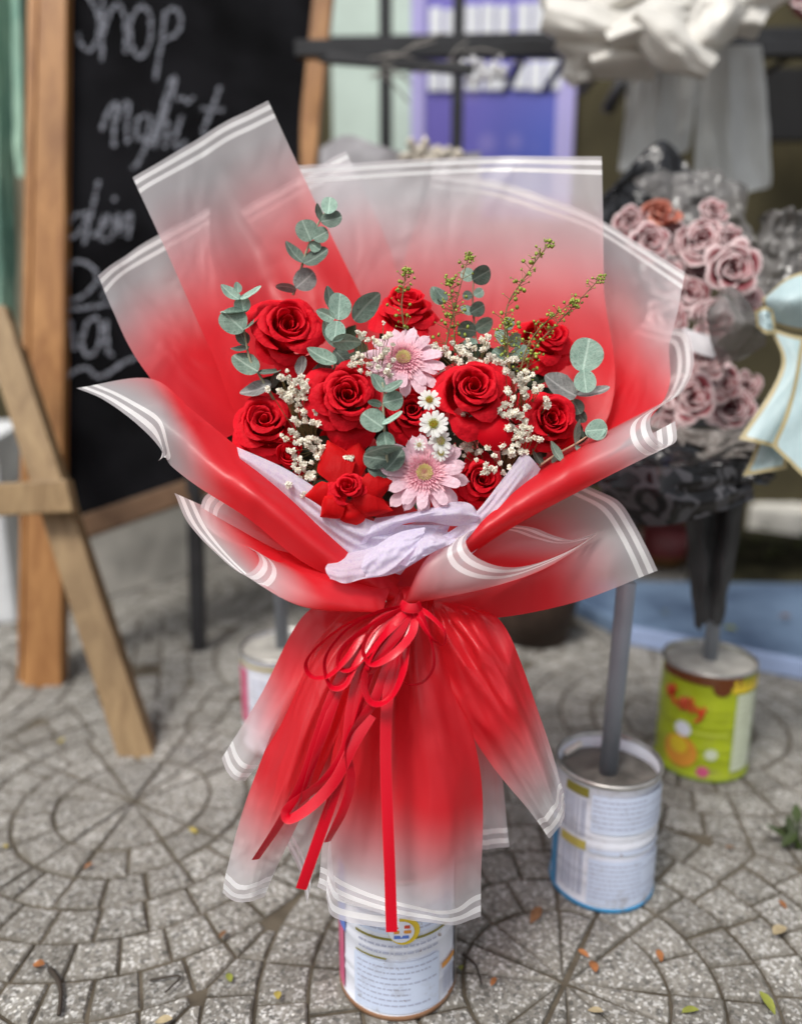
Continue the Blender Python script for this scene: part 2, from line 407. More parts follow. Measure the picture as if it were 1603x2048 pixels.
for ti in range(-8, 12):
    for tj in range(-10, 12):
        # corner the rings of this tile are centred on (full circles where four tiles meet)
        ci = ti if ti % 2 == 0 else ti+1; cj = tj if tj % 2 == 0 else tj+1
        q = lambda s, d: (s*es + d*ed)
        ctr = q(S0+(ti+.5)*T, D0+(tj+.5)*T)
        if not (-1.75 < ctr.x < 1.75 and .30 < ctr.y < 2.5) or abs(ctr.x) > .55*ctr.y+.5: continue
        sx, sy = (1 if ci == ti else -1), (1 if cj == tj else -1)
        for k in range(9):
            r0, r1 = k*T/NR, (k+1)*T/NR
            if k == 0: continue
            if k == 1: r0 = 0
            m = max(1, round((k+.5)*math.pi/2*1.06))
            jo = .5*(k % 2)
            for a in range(-1, m+1):
                a0, a1 = (a+jo)/m*math.pi/2, (a+1+jo)/m*math.pi/2
                a0, a1 = max(0, a0), min(math.pi/2, a1)
                if a1-a0 < .25/m: continue
                g = .0016
                ns = 3 if k else 4
                da0, da1 = g/max(r0+.004, .01), g/r1
                pl = []
                if r0: pl += [((r0+g)*math.cos(a0+da0+(a1-a0-2*da0)*i/ns), (r0+g)*math.sin(a0+da0+(a1-a0-2*da0)*i/ns)) for i in range(ns, -1, -1)]
                else: pl += [(.003, .003)]
                pl += [((r1-g)*math.cos(a0+da1+(a1-a0-2*da1)*i/ns), (r1-g)*math.sin(a0+da1+(a1-a0-2*da1)*i/ns)) for i in range(ns+1)]
                for ax, v, kl in ((0, T-g, True), (1, T-g, True), (0, g, False), (1, g, False)):
                    if pl: pl = clip(pl, ax, v, kl)
                if len(pl) < 3 or abs(area(pl)) < 2.2e-4: continue
                jj = lambda: r_.uniform(-.0007, .0007)
                w = [q(S0+(ci*T+sx*p[0])+jj(), D0+(cj*T+sy*p[1])+jj()) for p in pl]
                w = [(p.x, p.y) for p in w]
                if area(w) < 0: w.reverse()
                setts.append(w)
def proj_area(w):
    c = [(Vector((p[0], p[1], 0))-CAM) for p in w]
    pr = []
    for d in c:
        z = d.dot(FW)
        if z < .1: return 0
        pr.append((CX+F*d.dot(RT)/z, CY-F*d.dot(UPV)/z))
    mx = sum(p[0] for p in pr)/len(pr); my = sum(p[1] for p in pr)/len(pr)
    if not (-30 < mx < 1633 and my < 2080): return 0
    if 480 < mx < 960 and my < 1750 or my < 1150: return 0    # behind the bouquet
    return abs(area(pr))
setts.sort(key=proj_area, reverse=True)
pv = link('pavement', mesh('pavement', [(-60, -20, -.0042), (60, -20, -.0042), (60, 90, -.0042), (-60, 90, -.0042)], [(0, 1, 2, 3)], soil, False))
pv['kind'] = 'structure'; pv['label'] = 'grey pavement of speckled setts laid in arcs with dirty joints'
stuff = []; stone_tone = []; stone_rim = []
for i, w in enumerate(setts):
    tone = r_.uniform(.90, 1.30)
    V, Fc, rm = sett_geo(w, r_.uniform(-.0012, .0012), (r_.uniform(-.02, .02), r_.uniform(-.02, .02)))
    if i < 300:
        wchild('paving_stone', mesh('paving_stone', V, Fc, SETT, False, {'tone': [tone]*len(V), 'rim': rm}), pv)
    else:
        stuff.append((V, Fc)); stone_tone += [tone]*len(V); stone_rim += rm
V, Fc = join(stuff)
o = wchild('paving_stones', mesh('paving_stones', V, Fc, SETT, False, {'tone': stone_tone, 'rim': stone_rim}), pv); o['kind'] = 'stuff'

# ------------------------------------------------------------------ shop wall, posters, low wall, kerb
YW = 2.45
WALL = M('olive plaster wall', (.072, .062, .034), .85, .2, .25, 6, bs=60, bst=.3)
w = link('shop_wall', bevel(mesh('shop_wall', *box_geo((-3.2, YW, -.01), (6.4, 0, 0), (0, .2, 0), (0, 0, 3.2)), WALL, False), .004, 1))
w['kind'] = 'structure'; tag(w, 'dim olive plastered shop wall behind the metal rack', 'wall')
def wall_quad(x0, y0, x1, y1, Y, th, mat, name):
    a = at_Y(x0, y0, Y); b = at_Y(x1, y0, Y); c = at_Y(x0, y1, Y)
    return bevel(mesh(name, *box_geo((a.x, Y, c.z), (b.x-a.x, 0, 0), (0, th, 0), (0, 0, a.z-c.z)), mat, False), .0015, 1)
MINTP = M('pale mint sheet', (.60, .72, .65), .6, .3, .10, 5)
for x0, x1, lab in ((655, 772, 'pale mint sheet on the wall beside the chalkboard post'), (783, 832, 'narrow pale mint strip on the wall left of the purple poster')):
    tag(link('wall_panel', wall_quad(x0, -260, x1, 420, YW-.02, .015, MINTP, 'wall_panel')), lab, 'wall panel')
def poster_mat():
    m, t, out = nmat('purple blue print'); N = NT(t); pos = N.geo_pos()
    sx = N.n('ShaderNodeSeparateXYZ'); N.l(pos, sx.inputs[0])
    c = N.mix(N.sstep(sx.outputs[0], .1, .42), (.17, .14, .52), (.10, .14, .55))
    c = N.mix(N.sstep(sx.outputs[2], 1.1, 1.5), c, (.22, .19, .60))
    b = N.n('ShaderNodeTexVoronoi'); b.inputs['Scale'].default_value = 7; N.l(pos, b.inputs['Vector'])
    c = N.mix(N.math('MULTIPLY', N.math('SUBTRACT', 1, N.sstep(b.outputs['Distance'], .1, .25)), .25), c, (.5, .42, .75))
    N.l(N.prin(c, .4, .4), out.inputs[0]); return m
pr = thing('poster', at_Y(1000, 300, YW-.02), 'purple and blue poster with lilac borders and white lettering behind the rack', 'poster')
wchild('poster_sheet', wall_quad(834, -260, 1172, 440, YW-.026, .015, poster_mat(), 'poster_sheet'), pr)
LIL = M('lilac border print', (.48, .44, .80), .45, .4, .05, 5); WHT = M('white print', (.86, .88, .93), .45, .4, .04, 5)
for x0, x1 in ((823, 852), (1132, 1172)): wchild('border', wall_quad(x0, -260, x1, 440, YW-.032, .004, LIL, 'border'), pr)
for (x0, y0, x1, y1) in ((858, 14, 884, 76), (889, 18, 912, 76), (930, 10, 958, 74), (962, 8, 990, 72), (994, 10, 1022, 72), (1034, 6, 1062, 70), (1066, 4, 1098, 70), (1102, 6, 1126, 66),
                         (856, 138, 880, 182), (884, 142, 908, 182), (930, 132, 962, 180), (968, 130, 1012, 180), (1026, 124, 1054, 178), (1058, 122, 1086, 180), (1090, 120, 1124, 178)):
    wchild('letter', wall_quad(x0, y0, x1, y1, YW-.0345, .006, WHT, 'letter'), pr)
# low pale wall / kerb behind the board
def ground_box(p0, p1, depth, h, mat, name, bv=.006):
    a, b = G(*p0), G(*p1); d = (b-a); n = Vector((-d.y, d.x, 0)).normalized()
    return bevel(mesh(name, *box_geo(a, d, n*depth, (0, 0, h)), mat, False), bv)
PALEW = M('grubby white render', (.72, .70, .64), .85, .2, .25, 9, bs=50, bst=.3)
tag(link('low_wall', ground_box((120, 1225), (470, 1122), .16, .30, PALEW, 'low_wall')), 'low grubby white wall under the chalkboard', 'low wall')
tag(link('foam_box', ground_box((-150, 1262), (36, 1248), .34, .42, M('white foam', (.72, .74, .76), .7, .2, .05, 30), 'foam_box', .012)), 'white foam box behind the pale wooden leg', 'box')
tag(link('stone_kerb', ground_box((1490, 1075), (1800, 1120), .14, .10, PALEW, 'stone_kerb')), 'pale stone kerb at the garden bed edge', 'kerb')
# blue platform on the right
BLUEP = M('blue painted board', (.085, .135, .235), .5, .4, .3, 8, col2=(.15, .22, .33))
bl = thing('blue_platform', G(1400, 1280), 'blue painted low platform littered with leaves behind the green tin', 'platform')
a, b, c, d = G(1255, 1285), G(1680, 1372), G(1760, 1195), G(1060, 1185)
def slab(name, quad, z0, z1, mat):
    V = [Vector((p.x, p.y, z0)) for p in quad]+[Vector((p.x, p.y, z1)) for p in quad]
    return bevel(mesh(name, V, [(3, 2, 1, 0), (4, 5, 6, 7)]+[(i, (i+1) % 4, 4+(i+1) % 4, 4+i) for i in range(4)], mat, False), .004)
wchild('deck', slab('deck', [d, a, b, c], .0, .035, BLUEP), bl)
e = (b-a).normalized(); n_ = Vector((e.y, -e.x, 0))*.014
wchild('edge_strip', slab('edge_strip', [a, a+n_, b+n_, b], .002, .04, M('pale blue strip', (.30, .38, .58), .45, .4, .1, 20)), bl)
# garden bed
bed = link('garden_bed', slab('garden_bed', [G(1370, 1185), G(1800, 1190), G(1800, 1075), G(1400, 1075)], .0, .03, M('dark soil', (.028, .026, .014), .95, .1, .6, 14, bs=40, bst=.8)))
bed['kind'] = 'structure'
LEAFG = M('weed green', (.035, .055, .014), .6, .3, .4, 30, rv=.3)
def leaf_geo(L, Wd, n=4, cup=.15, tip=1.6):
    V, Fc = [], []
    for i in range(n+1):
        t = i/n; w_ = Wd*.5*math.sin(math.pi*min(.985, .04+.95*t))**.8
        z = -cup*L*t*t
        V += [Vector((-w_, L*t, z+w_*.25)), Vector((0, L*t, z)), Vector((w_, L*t, z+w_*.25))]
    for i in range(n):
        for k in (0, 1): Fc.append((3*i+k, 3*i+k+1, 3*i+k+4, 3*i+k+3))
    return V, Fc
def scatter_leaves(center, spread, cnt, L, seed, up=.6):
    rr = random.Random(seed); geos = []
    for i in range(cnt):
        V, Fc = leaf_geo(L*rr.uniform(.6, 1.2), L*.45)
        z = Vector((rr.uniform(-1, 1), rr.uniform(-1, .3), up+rr.random())).normalized()
        mt = frame(center+Vector((rr.uniform(-1, 1)*spread.x, rr.uniform(-1, 1)*spread.y, rr.uniform(0, 1)*spread.z)), z, 1, rr.uniform(0, 6.28))
        geos.append(([mt @ v for v in V], Fc))
    return join(geos)
o = link('ground_cover', mesh('ground_cover', *scatter_leaves(G(1560, 1120), Vector((.30, .10, .07)), 130, .035, 5), M('dull ground cover', (.035, .04, .012), .7, .2, .5, 20)))
o['kind'] = 'stuff'; tag(o, 'dim weedy ground cover in the garden bed', 'ground cover', None, 'stuff')
pl = thing('weed_plant', G(1580, 1690), 'small green weed growing at the right edge of the pavement', 'weed')
for k in range(14):
    rr = random.Random(k+40); V, Fc = leaf_geo(.028, .013); mt = frame(G(1590, 1690)+Vector((rr.uniform(-.02, .03), rr.uniform(-.03, .03), .012+.02*rr.random())), (rr.uniform(-.8, .8), rr.uniform(-.8, .3), .8), 1, rr.uniform(0, 6.28))
    wchild('leaf', mesh('leaf', [mt @ v for v in V], Fc, LEAFG), pl)
wchild('stem', mesh('stem', *tube_geo([G(1590, 1700), G(1590, 1690)+Vector((0, 0, .04))], .0015), LEAFG), pl)
pt = thing('plant_pot', G(1065, 1290), 'dark brown round pot in the shade under the rack', 'pot')
pc = G(1065, 1275)
wchild('pot_body', mesh('pot_body', *lathe_geo([(.0, .002), (.07, .002), (.085, .06), (.095, .11), (.095, .118), (.086, .118), (.082, .10), (0, .10)], 28, pc), M('brown clay', (.045, .028, .02), .7, .3, .3, 20)), pt)
rb = thing('red_bucket', G(1320, 1120), 'small red and yellow bucket half hidden behind the film', 'bucket')
pc = G(1325, 1130)
wchild('bucket_body', mesh('bucket_body', *lathe_geo([(0, 0), (.05, 0), (.06, .035)], 20, pc), M('yellow plastic', (.12, .06, .015), .5)), rb)
wchild('bucket_rim', mesh('bucket_rim', *lathe_geo([(.0605, .035), (.068, .115), (.062, .115), (.058, .04)], 20, pc), M('red plastic', (.10, .006, .008), .5)), rb)

# ------------------------------------------------------------------ black metal rack
rk = thing('metal_rack', at_Y(900, 1100, 1.9), 'black metal flower rack in front of the purple poster', 'rack')
YR0, YR1 = 1.75, 2.15
def bar(p, q, wx, wy, mat, name, parent):
    p, q = Vector(p), Vector(q); d = q-p
    s = RT if abs(d.normalized().x) < .7 else Vector((0, 0, 1)); t_ = d.normalized().cross(s).normalized(); s = t_.cross(d.normalized())
    me = bevel(mesh(name, *box_geo(p-s*wx/2-t_*wy/2, s*wx, t_*wy, d), mat, False), .002, 1)
    return wchild(name, me, parent)
for x, Y in ((770, YR1), (915, YR1), (1330, YR1)):
    p = at_Y(x, 150, Y); bar((p.x, Y, 0), (p.x, Y, 1.75), .028, .028, BLACKM, 'upright', rk)
pL = at_Y(395, 1300, 1.66*.985); g0 = G(398, 1300)
bar((g0.x, g0.y, 0), (g0.x+.01, g0.y+.02, .42), .028, .028, BLACKM, 'upright', rk)
for (x0, y0, x1, y1, Y, w_) in ((590, 100, 1700, 98, YR0, .030), (560, 90, 1700, 66, YR1, .026)):
    p, q_ = at_Y(x0, y0, Y), at_Y(x1, y1, Y); bar(p, q_, w_, .03, BLACKM, 'shelf_rail', rk)
p, q_ = at_Y(640, 116, YR0), at_Y(945, 140, YR0-.1); bar(p, q_, .018, .018, BLACKM, 'brace', rk)
za = at_Y(900, 92, YR0).z
for k in range(7):
    x = at_Y(1060+k*95, 90, YR0).x; bar((x, YR0, za+.012), (x, YR1, za+.012), .02, .006, BLACKM, 'shelf_slat', rk)
dk = tag(link('black_panel', wall_quad(1528, 135, 1760, 280, 2.3, .03, M('black panel', (.006, .006, .007), .8), 'black_panel')), 'black panel at the right end of the rack', 'cloth')  # plain black slab filling the black area at the right end
tag(link('black_strap', mesh('black_strap', *tube_geo([at_Y(1262, 120, 2.1), at_Y(1240, 170, 2.1), at_Y(1214, 222, 2.1)], .016, 6), BLACKM)), 'short black strap hanging below the cream fabric', 'strap')
pl_ = mesh('added_shade_panel', *box_geo((-.42, YR0, .43), (1.75, 0, 0), (0, YR1-YR0, 0), (0, 0, .02)), BLACKM, False); wchild('added_shade_panel', bevel(pl_, .003, 1), rk)  # lower panel added to shade the ground under the rack
# white twig flowers on the rack
tw = thing('dried_flowers', at_Y(960, 150, 1.72), 'white dried twig flowers lying along the rack rail', 'dried flowers')
rr = random.Random(12); gs, gb = [], []
for k in range(15):
    x, y = rr.uniform(730, 1000), rr.uniform(100, 165)
    p = at_Y(x, y, 1.70+rr.uniform(-.03, .03)); q_ = p+Vector((rr.uniform(.04, .1), rr.uniform(-.03, .03), rr.uniform(-.05, .05)))
    gs.append(tube_geo([p, p.lerp(q_, .5)+Vector((0, 0, .008)), q_], .0016, 5))
for k in range(30):
    x, y = rr.uniform(925, 1010), rr.uniform(115, 165); c_ = at_Y(x, y, 1.69+rr.uniform(-.03, .03))
    gb.append(([c_+Vector(v)*rr.uniform(.006, .011) for v in ((1, 0, 0), (-1, 0, 0), (0, 1, 0), (0, -1, 0), (0, 0, 1), (0, 0, -1))], [(0, 2, 4), (2, 1, 4), (1, 3, 4), (3, 0, 4), (2, 0, 5), (1, 2, 5), (3, 1, 5), (0, 3, 5)]))
wchild('twigs', mesh('twigs', *join(gs), M('grey twig', (.28, .26, .24), .8)), tw)
wchild('blossoms', mesh('blossoms', *join(gb), M('white dried blossom', (.7, .7, .72), .8)), tw)['kind'] = 'stuff'
ws = thing('pale_flower_bunch', at_Y(860, 300, 1.6), 'blurred bunch of cream flowers in grey paper behind the wrap', 'flower bunch')
gb = []
for k in range(26):
    c_ = at_Y(rr.uniform(800, 920), rr.uniform(285, 330), 1.6+rr.uniform(-.05, .05))
    gb.append(([c_+Vector(v)*rr.uniform(.009, .016) for v in ((1, 0, 0), (-1, 0, 0), (0, 1, 0), (0, -1, 0), (0, 0, 1), (0, 0, -1))], [(0, 2, 4), (2, 1, 4), (1, 3, 4), (3, 0, 4), (2, 0, 5), (1, 2, 5), (3, 1, 5), (0, 3, 5)]))
wchild('blossoms', mesh('blossoms', *join(gb), M('cream dried blossom', (.55, .50, .42), .8)), ws)['kind'] = 'stuff'
cY = lambda x, y, Z: at_Y(x, y, Z)
wchild('paper', patch_mesh('paper', [[(640, 520, 1.72), (760, 520, 1.62), (960, 520, 1.62)], [(640, 290, 1.72), (700, 268, 1.68), (780, 300, 1.64), (830, 310, 1.62), (960, 305, 1.62)]], M('grey tissue', (.35, .34, .36), .7, tr=.2), 20, 12, cY, .02), ws)

# ------------------------------------------------------------------ mint cloth strips at left edge
MINT = M('mint green cloth', (.24, .46, .37), .75, .2, .25, 7, tr=.15, col2=(.40, .58, .46))
mc = thing('fabric_bunting', P(20, 300, 1.7), 'mint green cloth strips hanging beside the chalkboard post', 'cloth')
for k, (x0, x1, yb, Z) in enumerate(((-70, -30, 700, 1.72), (-32, 10, 640, 1.69), (4, 30, 640, 1.72), (24, 55, 348, 1.66), (40, 62, 300, 1.71))):
    pm = lambda x, y, Z: P(x, y, Z)
    wchild('strip', patch_mesh('strip', [[(x0-8, -160, Z), ((x0+x1)/2-8, -160, Z-.02), (x1-8, -160, Z)], [(x0+2, yb*.5, Z), ((x0+x1)/2, yb*.5, Z-.025), (x1+2, yb*.5, Z)], [(x0+6, yb, Z), ((x0+x1)/2+6, yb+8, Z-.015), (x1+4, yb, Z)]], MINT, 10, 20, pm, .012), mc)
tag(link('cream_curtain', patch_mesh('cream_curtain', [[(-140, -200, 1.95), (0, -200, 1.92), (70, -200, 1.95)], [(-140, 760, 1.95), (0, 770, 1.92), (70, 760, 1.95)]], M('beige cloth', (.42, .37, .28), .8, .2, .2, 6, tr=.1), 30, 10, lambda x, y, Z: P(x, y, Z), .03, 14)), 'beige cloth backing behind the mint strips', 'cloth')

# ------------------------------------------------------------------ chalkboard on its wooden A-frame
ZB = lambda x: 1/(1/1.50+(x-90)/550*(1/1.66-1/1.50))
cb = thing('chalkboard', G(85, 1385), 'black chalkboard in a brown wooden frame with chalk handwriting', 'chalkboard')
def pz_box(quad, Zf, th, mat, name, parent, bv=.003):
    V = [P(x, y, Zf(x)) for x, y in quad]+[P(x, y, Zf(x))+FW*th for x, y in quad]
    return wchild(name, bevel(mesh(name, V, [(0, 1, 2, 3), (7, 6, 5, 4)]+[(i, 4+i, 4+(i+1) % 4, (i+1) % 4) for i in range(4)], mat, False), bv), parent)
pz_box([(80, -140), (134, -140), (122, 1382), (44, 1388)], lambda x: 1.50, .035, OAK, 'post', cb)
pz_box([(56, -140), (78, -140), (42, 1384), (34, 1380)], lambda x: 1.515, .03, OAK, 'post_edge', cb)
pz_box([(640, -140), (678, -140), (600, 620), (560, 620)], lambda x: 1.66, .035, OAK, 'post', cb)
pz_box([(136, -140), (638, -140), (570, 900), (124, 1042)], lambda x: ZB(x)+.0125, .01, BOARD, 'board_panel', cb, .001)
pz_box([(124, 1044), (575, 888), (572, 932), (124, 1094)], lambda x: ZB(x)+.004, .03, wood_mat('dark rail wood', (.10, .055, .03), (.19, .115, .065), 0), 'bottom_rail', cb)
STROKES = {
 'word': [
  [[(152, -22), (176, -8), (196, 30), (196, 74), (178, 102), (160, 84), (156, 66)], [(206, -30), (205, 50), (204, 122)], [(207, 66), (220, 26), (238, 8), (250, 40), (252, 106)], [(282, 10), (262, 40), (264, 92), (282, 114), (300, 80), (300, 30), (284, 10)], [(330, 30), (322, 90), (310, 160)], [(326, 30), (348, 16), (362, 36), (354, 66), (322, 82)]],
  [[(202, 262), (216, 224), (232, 206), (228, 250), (228, 294)], [(230, 250), (244, 212), (258, 206), (254, 250), (256, 290)], [(296, 228), (276, 240), (274, 276), (292, 272), (302, 232), (292, 290), (276, 326), (264, 338)], [(296, 292), (318, 240), (340, 166), (350, 156), (346, 182), (322, 250), (308, 296)], [(310, 280), (326, 246), (336, 250), (330, 296)], [(364, 232), (350, 278), (356, 296), (372, 282)], [(354, 200), (364, 194), (376, 204), (388, 194)], [(440, 172), (424, 220), (406, 262), (414, 272)], [(402, 218), (448, 220)]],
  [[(178, 426), (152, 430), (132, 460), (140, 476), (160, 462), (178, 430)], [(198, 360), (184, 420), (168, 490)], [(186, 474), (210, 448), (216, 432), (204, 440), (202, 476), (216, 482)], [(222, 478), (236, 428), (240, 470)], [(240, 462), (258, 428), (262, 440), (256, 476)], [(226, 402), (232, 394)]],
  [[(140, 524), (136, 560), (130, 602)], [(132, 534), (160, 522), (190, 540), (192, 566), (166, 592), (136, 602)], [(204, 560), (214, 580), (204, 596)], [(132, 620), (180, 614), (228, 606)]],
  [[(190, 632), (172, 652), (164, 690), (178, 712), (198, 690), (202, 652), (190, 632)], [(140, 640), (150, 700)], [(212, 640), (216, 700), (226, 712)]],
  [[(130, 760), (150, 742), (176, 736), (190, 752), (214, 748), (246, 726), (282, 712)]],
 ]}
for word in STROKES['word']:
    geos = []
    for s in word:
        pts = cr([(x, y, 0) for x, y in s], max(8, 5*len(s)))
        V, Fc = [], []
        for i, p in enumerate(pts):
            t_ = pts[min(len(pts)-1, i+1)]-pts[max(0, i-1)]; nv = Vector((-t_.y, t_.x, 0)).normalized()*(3.7+1.0*math.sin(i*1.7))
            for sg in (-1, 1):
                q_ = p+nv*sg; V.append(P(q_.x, q_.y, ZB(q_.x)+.0085))
        for i in range(len(pts)-1): Fc.append((2*i, 2*i+1, 2*i+3, 2*i+2))
        geos.append((V, Fc))
    wchild('chalk_lettering', mesh('chalk_lettering', *join(geos), CHALK), cb)
# pale easel leg with crosspiece in front
es_ = thing('wooden_easel', G(285, 1525), 'pale raw wood easel leg with a crosspiece nailed over it', 'easel')
def plank(p0, p1, wpx0, wpx1, Z0, Z1, th, name):
    V = []
    for (x, y), w_, Z in ((p0, wpx0, Z0), (p1, wpx1, Z1)): V += [P(x-w_/2, y, Z), P(x+w_/2, y, Z)]
    V = [V[0], V[1], V[3], V[2]]; V += [v+FW*th for v in V]
    return wchild(name, bevel(mesh(name, V, [(0, 1, 2, 3), (7, 6, 5, 4)]+[(i, 4+i, 4+(i+1) % 4, (i+1) % 4) for i in range(4)], PINE, False), .003), es_)
plank((-22, 610), (276, 1530), 62, 72, 1.36, 1.262, .022, 'leg')
plank((22, 690), (296, 1518), 40, 40, 1.385, 1.287, .02, 'leg_back')
plank((-90, 1002), (138, 992), 10, 10, 1.27, 1.27, .03, 'crosspiece') if False else None
pz_box([(-90, 972), (132, 958), (146, 1024), (-90, 1036)], lambda x: 1.272, .03, PINE, 'crosspiece', es_)

# ------------------------------------------------------------------ tins with concrete and pipe
def tin(px, py, r, h, label, body, prints, conc, pole_top, base_col, bead=.0022, drop=.012, lid=None):
    c = G(px, py); t_ = thing('pole_stand', c, label, 'pole stand', 'tins filled with concrete holding poles')
    prof = [(r*.97, .002), (r+.0012, .003), (r+.0012, .006), (r, .008)]
    for zz in [h*k for k in (.22, .30, .52, .60, .66)]: prof += [(r, zz-.004), (r+bead*.6, zz), (r, zz+.004)]
    prof += [(r, h-.004), (r+.0015, h-.002), (r+.0015, h), (r-.001, h), (r-.0015, h-drop)]
    wchild('can_body', mesh('can_body', *lathe_geo(prof, 56, c), body), t_)
    wchild('rim', mesh('rim', *lathe_geo([(r+.0018, h-.0035), (r+.0026, h-.001), (r+.0012, h+.0016), (r-.0016, h+.001), (r-.002, h-.003)], 56, c), STEEL), t_)
    wchild('base_ring', mesh('base_ring', *lathe_geo([(r*.98, .0005), (r+.0022, .001), (r+.0022, .0058), (r+.0012, .0064)], 56, c), base_col), t_)
    V, Fc = lathe_geo([(r-.0012, h-drop), (r*.8, h-drop+.002), (r*.5, h-drop-.001), (r*.25, h-drop+.002), (.0, h-drop+.002)], 40, c)
    V = [v+Vector((0, 0, .0022*mnoise.noise(v*60))) for v in V]
    wchild('concrete_fill', mesh('concrete_fill', V, Fc, conc), t_)
    if pole_top:
        wchild('pole', mesh('pole', *tube_geo([c+Vector((pole_top[1], pole_top[2], h-drop-.002)), c+Vector((pole_top[3], pole_top[4], pole_top[0]))], .0107, 20), PVC), t_)
    for (nm, a0, a1, z0, z1, mt, lift) in prints:   # degrees, 0 = towards the camera, + to the right
        V, Fc = [], []; k = max(2, int(abs(a1-a0)/4)+1)
        for i in range(k+1):
            a = math.radians(-90+a0+(a1-a0)*i/k)
            for z in (z0, z1): V.append(c+Vector(((r+.0016+lift)*math.cos(a), (r+.0016+lift)*math.sin(a), z*h)))
        for i in range(k): Fc.append((2*i, 2*i+2, 2*i+3, 2*i+1))
        wchild(nm, mesh(nm, V, Fc, mt), t_)
    return t_, c
def PR(n, c, v=.06):
    m, t, out = nmat('print '+n); N = NT(t); pos = N.geo_pos()
    col = N.mix(N.noise(60, 3, vec=pos), tuple(x*(1-v) for x in c), tuple(min(1, x*(1+v)) for x in c))
    sz = N.n('ShaderNodeSeparateXYZ'); N.l(pos, sz.inputs[0])
    low = N.math('SUBTRACT', 1, N.sstep(sz.outputs[2], .0, .05))
    g = N.math('MULTIPLY', N.sstep(N.noise(34, 5, vec=pos, rough=.7), .50, .72), N.math('ADD', .28, N.math('MULTIPLY', low, .55)))
    col = N.mix(g, col, (.20, .15, .10))
    ru = N.math('MULTIPLY', N.sstep(N.noise(90, 4, vec=pos, rough=.7), .66, .72), .8); col = N.mix(ru, col, (.16, .07, .03))
    N.l(N.prin(col, N.math('ADD', .33, N.math('MULTIPLY', g, .4)), .5, 0, N.bump(N.noise(14, 2, vec=pos), .12, .006)), out.inputs[0]); return m
WT, GOLD, OLV, GT, BL, PK, OR, LB, LG, YE, BR, RD, PG = (PR('white', (.74, .77, .86)), PR('gold', (.42, .33, .07)), PR('olive', (.22, .20, .03)), PR('grey text', (.40, .43, .56)), PR('blue', (.10, .20, .62)), PR('pink', (.62, .10, .22)), PR('orange', (.70, .30, .04)), PR('pale blue', (.60, .68, .85)), PR('lime', (.38, .46, .015), .2), PR('yellow', (.70, .52, .03)), PR('brown', (.13, .035, .008)), PR('red', (.62, .06, .02)), PR('pale green', (.62, .68, .52)))
def textrows(a0, a1, z0, z1, n, seed, mt=GT, hh=.28, lift=.0006):
    rr = random.Random(seed); out = []
    for k in range(n):
        z = z1-(z1-z0)*(k+.5)/n; hgt = (z1-z0)/n*hh; a = a0
        end = a1-(a1-a0)*rr.choice((0, 0, .1, .35))
        while a < end:
            w_ = rr.uniform(2, 7); out.append(('print_text', a, min(end, a+w_), z-hgt/2, z+hgt/2, mt, lift)); a += w_+1.2
    return out
def merge_text(prints):
    return prints
_tin_base = tin
def tin2(px, py, r, h, label, body, prints, texts, *a, **k):
    t_, c = _tin_base(px, py, r, h, label, body, prints, *a, **k)
    for grp in texts:
        geos = []
        for (nm, a0, a1, z0, z1, mt, lift) in grp:
            V, Fc = [], []; kk = max(1, int(abs(a1-a0)/4)+1)
            for i in range(kk+1):
                aa = math.radians(-90+a0+(a1-a0)*i/kk)
                for z in (z0, z1): V.append(c+Vector(((r+.0016+lift)*math.cos(aa), (r+.0016+lift)*math.sin(aa), z*h)))
            for i in range(kk): Fc.append((2*i, 2*i+2, 2*i+3, 2*i+1))
            geos.append((V, Fc))
        wchild('print_text', mesh('print_text', *join(geos), grp[0][5]), t_)
    return t_, c
BLUEB = PR('blue base', (.05, .28, .55))
t1, c1 = tin2(795, 1945, .0595, .160, 'white printed tin standing under the red bouquet', WT,
    [('blue_patch', -88, -58, .50, .98, BL, .0002), ('pink_patch', -88, -62, .06, .50, PK, .0002), ('gold_line', -42, 62, .595, .612, OLV, .0004), ('gold_line', -42, -10, .455, .468, OLV, .0004),
     ('label_panel', -44, 42, .06, .44, LB, .0003), ('label_panel', -40, 60, .64, .80, LB, .0003), ('orange_patch', 46, 68, .285, .325, OR, .0005), ('silver_patch', 72, 88, .03, .95, STEEL, .0004)],
    [textrows(-40, 40, .10, .42, 8, 1), textrows(-38, 60, .65, .78, 3, 2), textrows(-38, 40, .48, .58, 2, 3), [('b', 48+i*2.1, 48+i*2.1+(1 if i % 3 else .6), .08, .26, GT, .0006) for i in range(9)]],
    CONC, (.40, 0, .01, .010, .02), PR('rusty base', (.25, .13, .07)))
def disc_on_tin(c, r, h, a, z, rad, mt, name, parent, lift=.001, sq=1.0):
    V, Fc = [], []
    for i in range(20):
        th = 2*math.pi*i/20; aa = math.radians(-90+a)+rad*math.cos(th)/r*sq
        V.append(c+Vector(((r+.0016+lift)*math.cos(aa), (r+.0016+lift)*math.sin(aa), z*h+rad*math.sin(th))))
    aa = math.radians(-90+a); V.append(c+Vector(((r+.0018+lift)*math.cos(aa), (r+.0018+lift)*math.sin(aa), z*h)))
    wchild(name, mesh(name, V, [(i, (i+1) % 20, 20) for i in range(20)], mt), parent)
disc_on_tin(c1, .0595, .160, 6, .665, .0150, YE, 'round_badge', t1, .0010)
disc_on_tin(c1, .0595, .160, 3.5, .665, .0120, WT, 'round_badge_face', t1, .0016)
for a0, a1, z, mt in ((-4, 11, .70, RD), (-3, 12, .665, OR), (-3, 10, .63, BL)):
    V = []
    for aa in (a0, a1):
        q_ = math.radians(-90+aa)
        for dz in (-.0018, .0018): V.append(c1+Vector((.0632*math.cos(q_), .0632*math.sin(q_), z*.16+dz)))
    wchild('badge_text', mesh('badge_text', V, [(0, 2, 3, 1)], mt), t1)
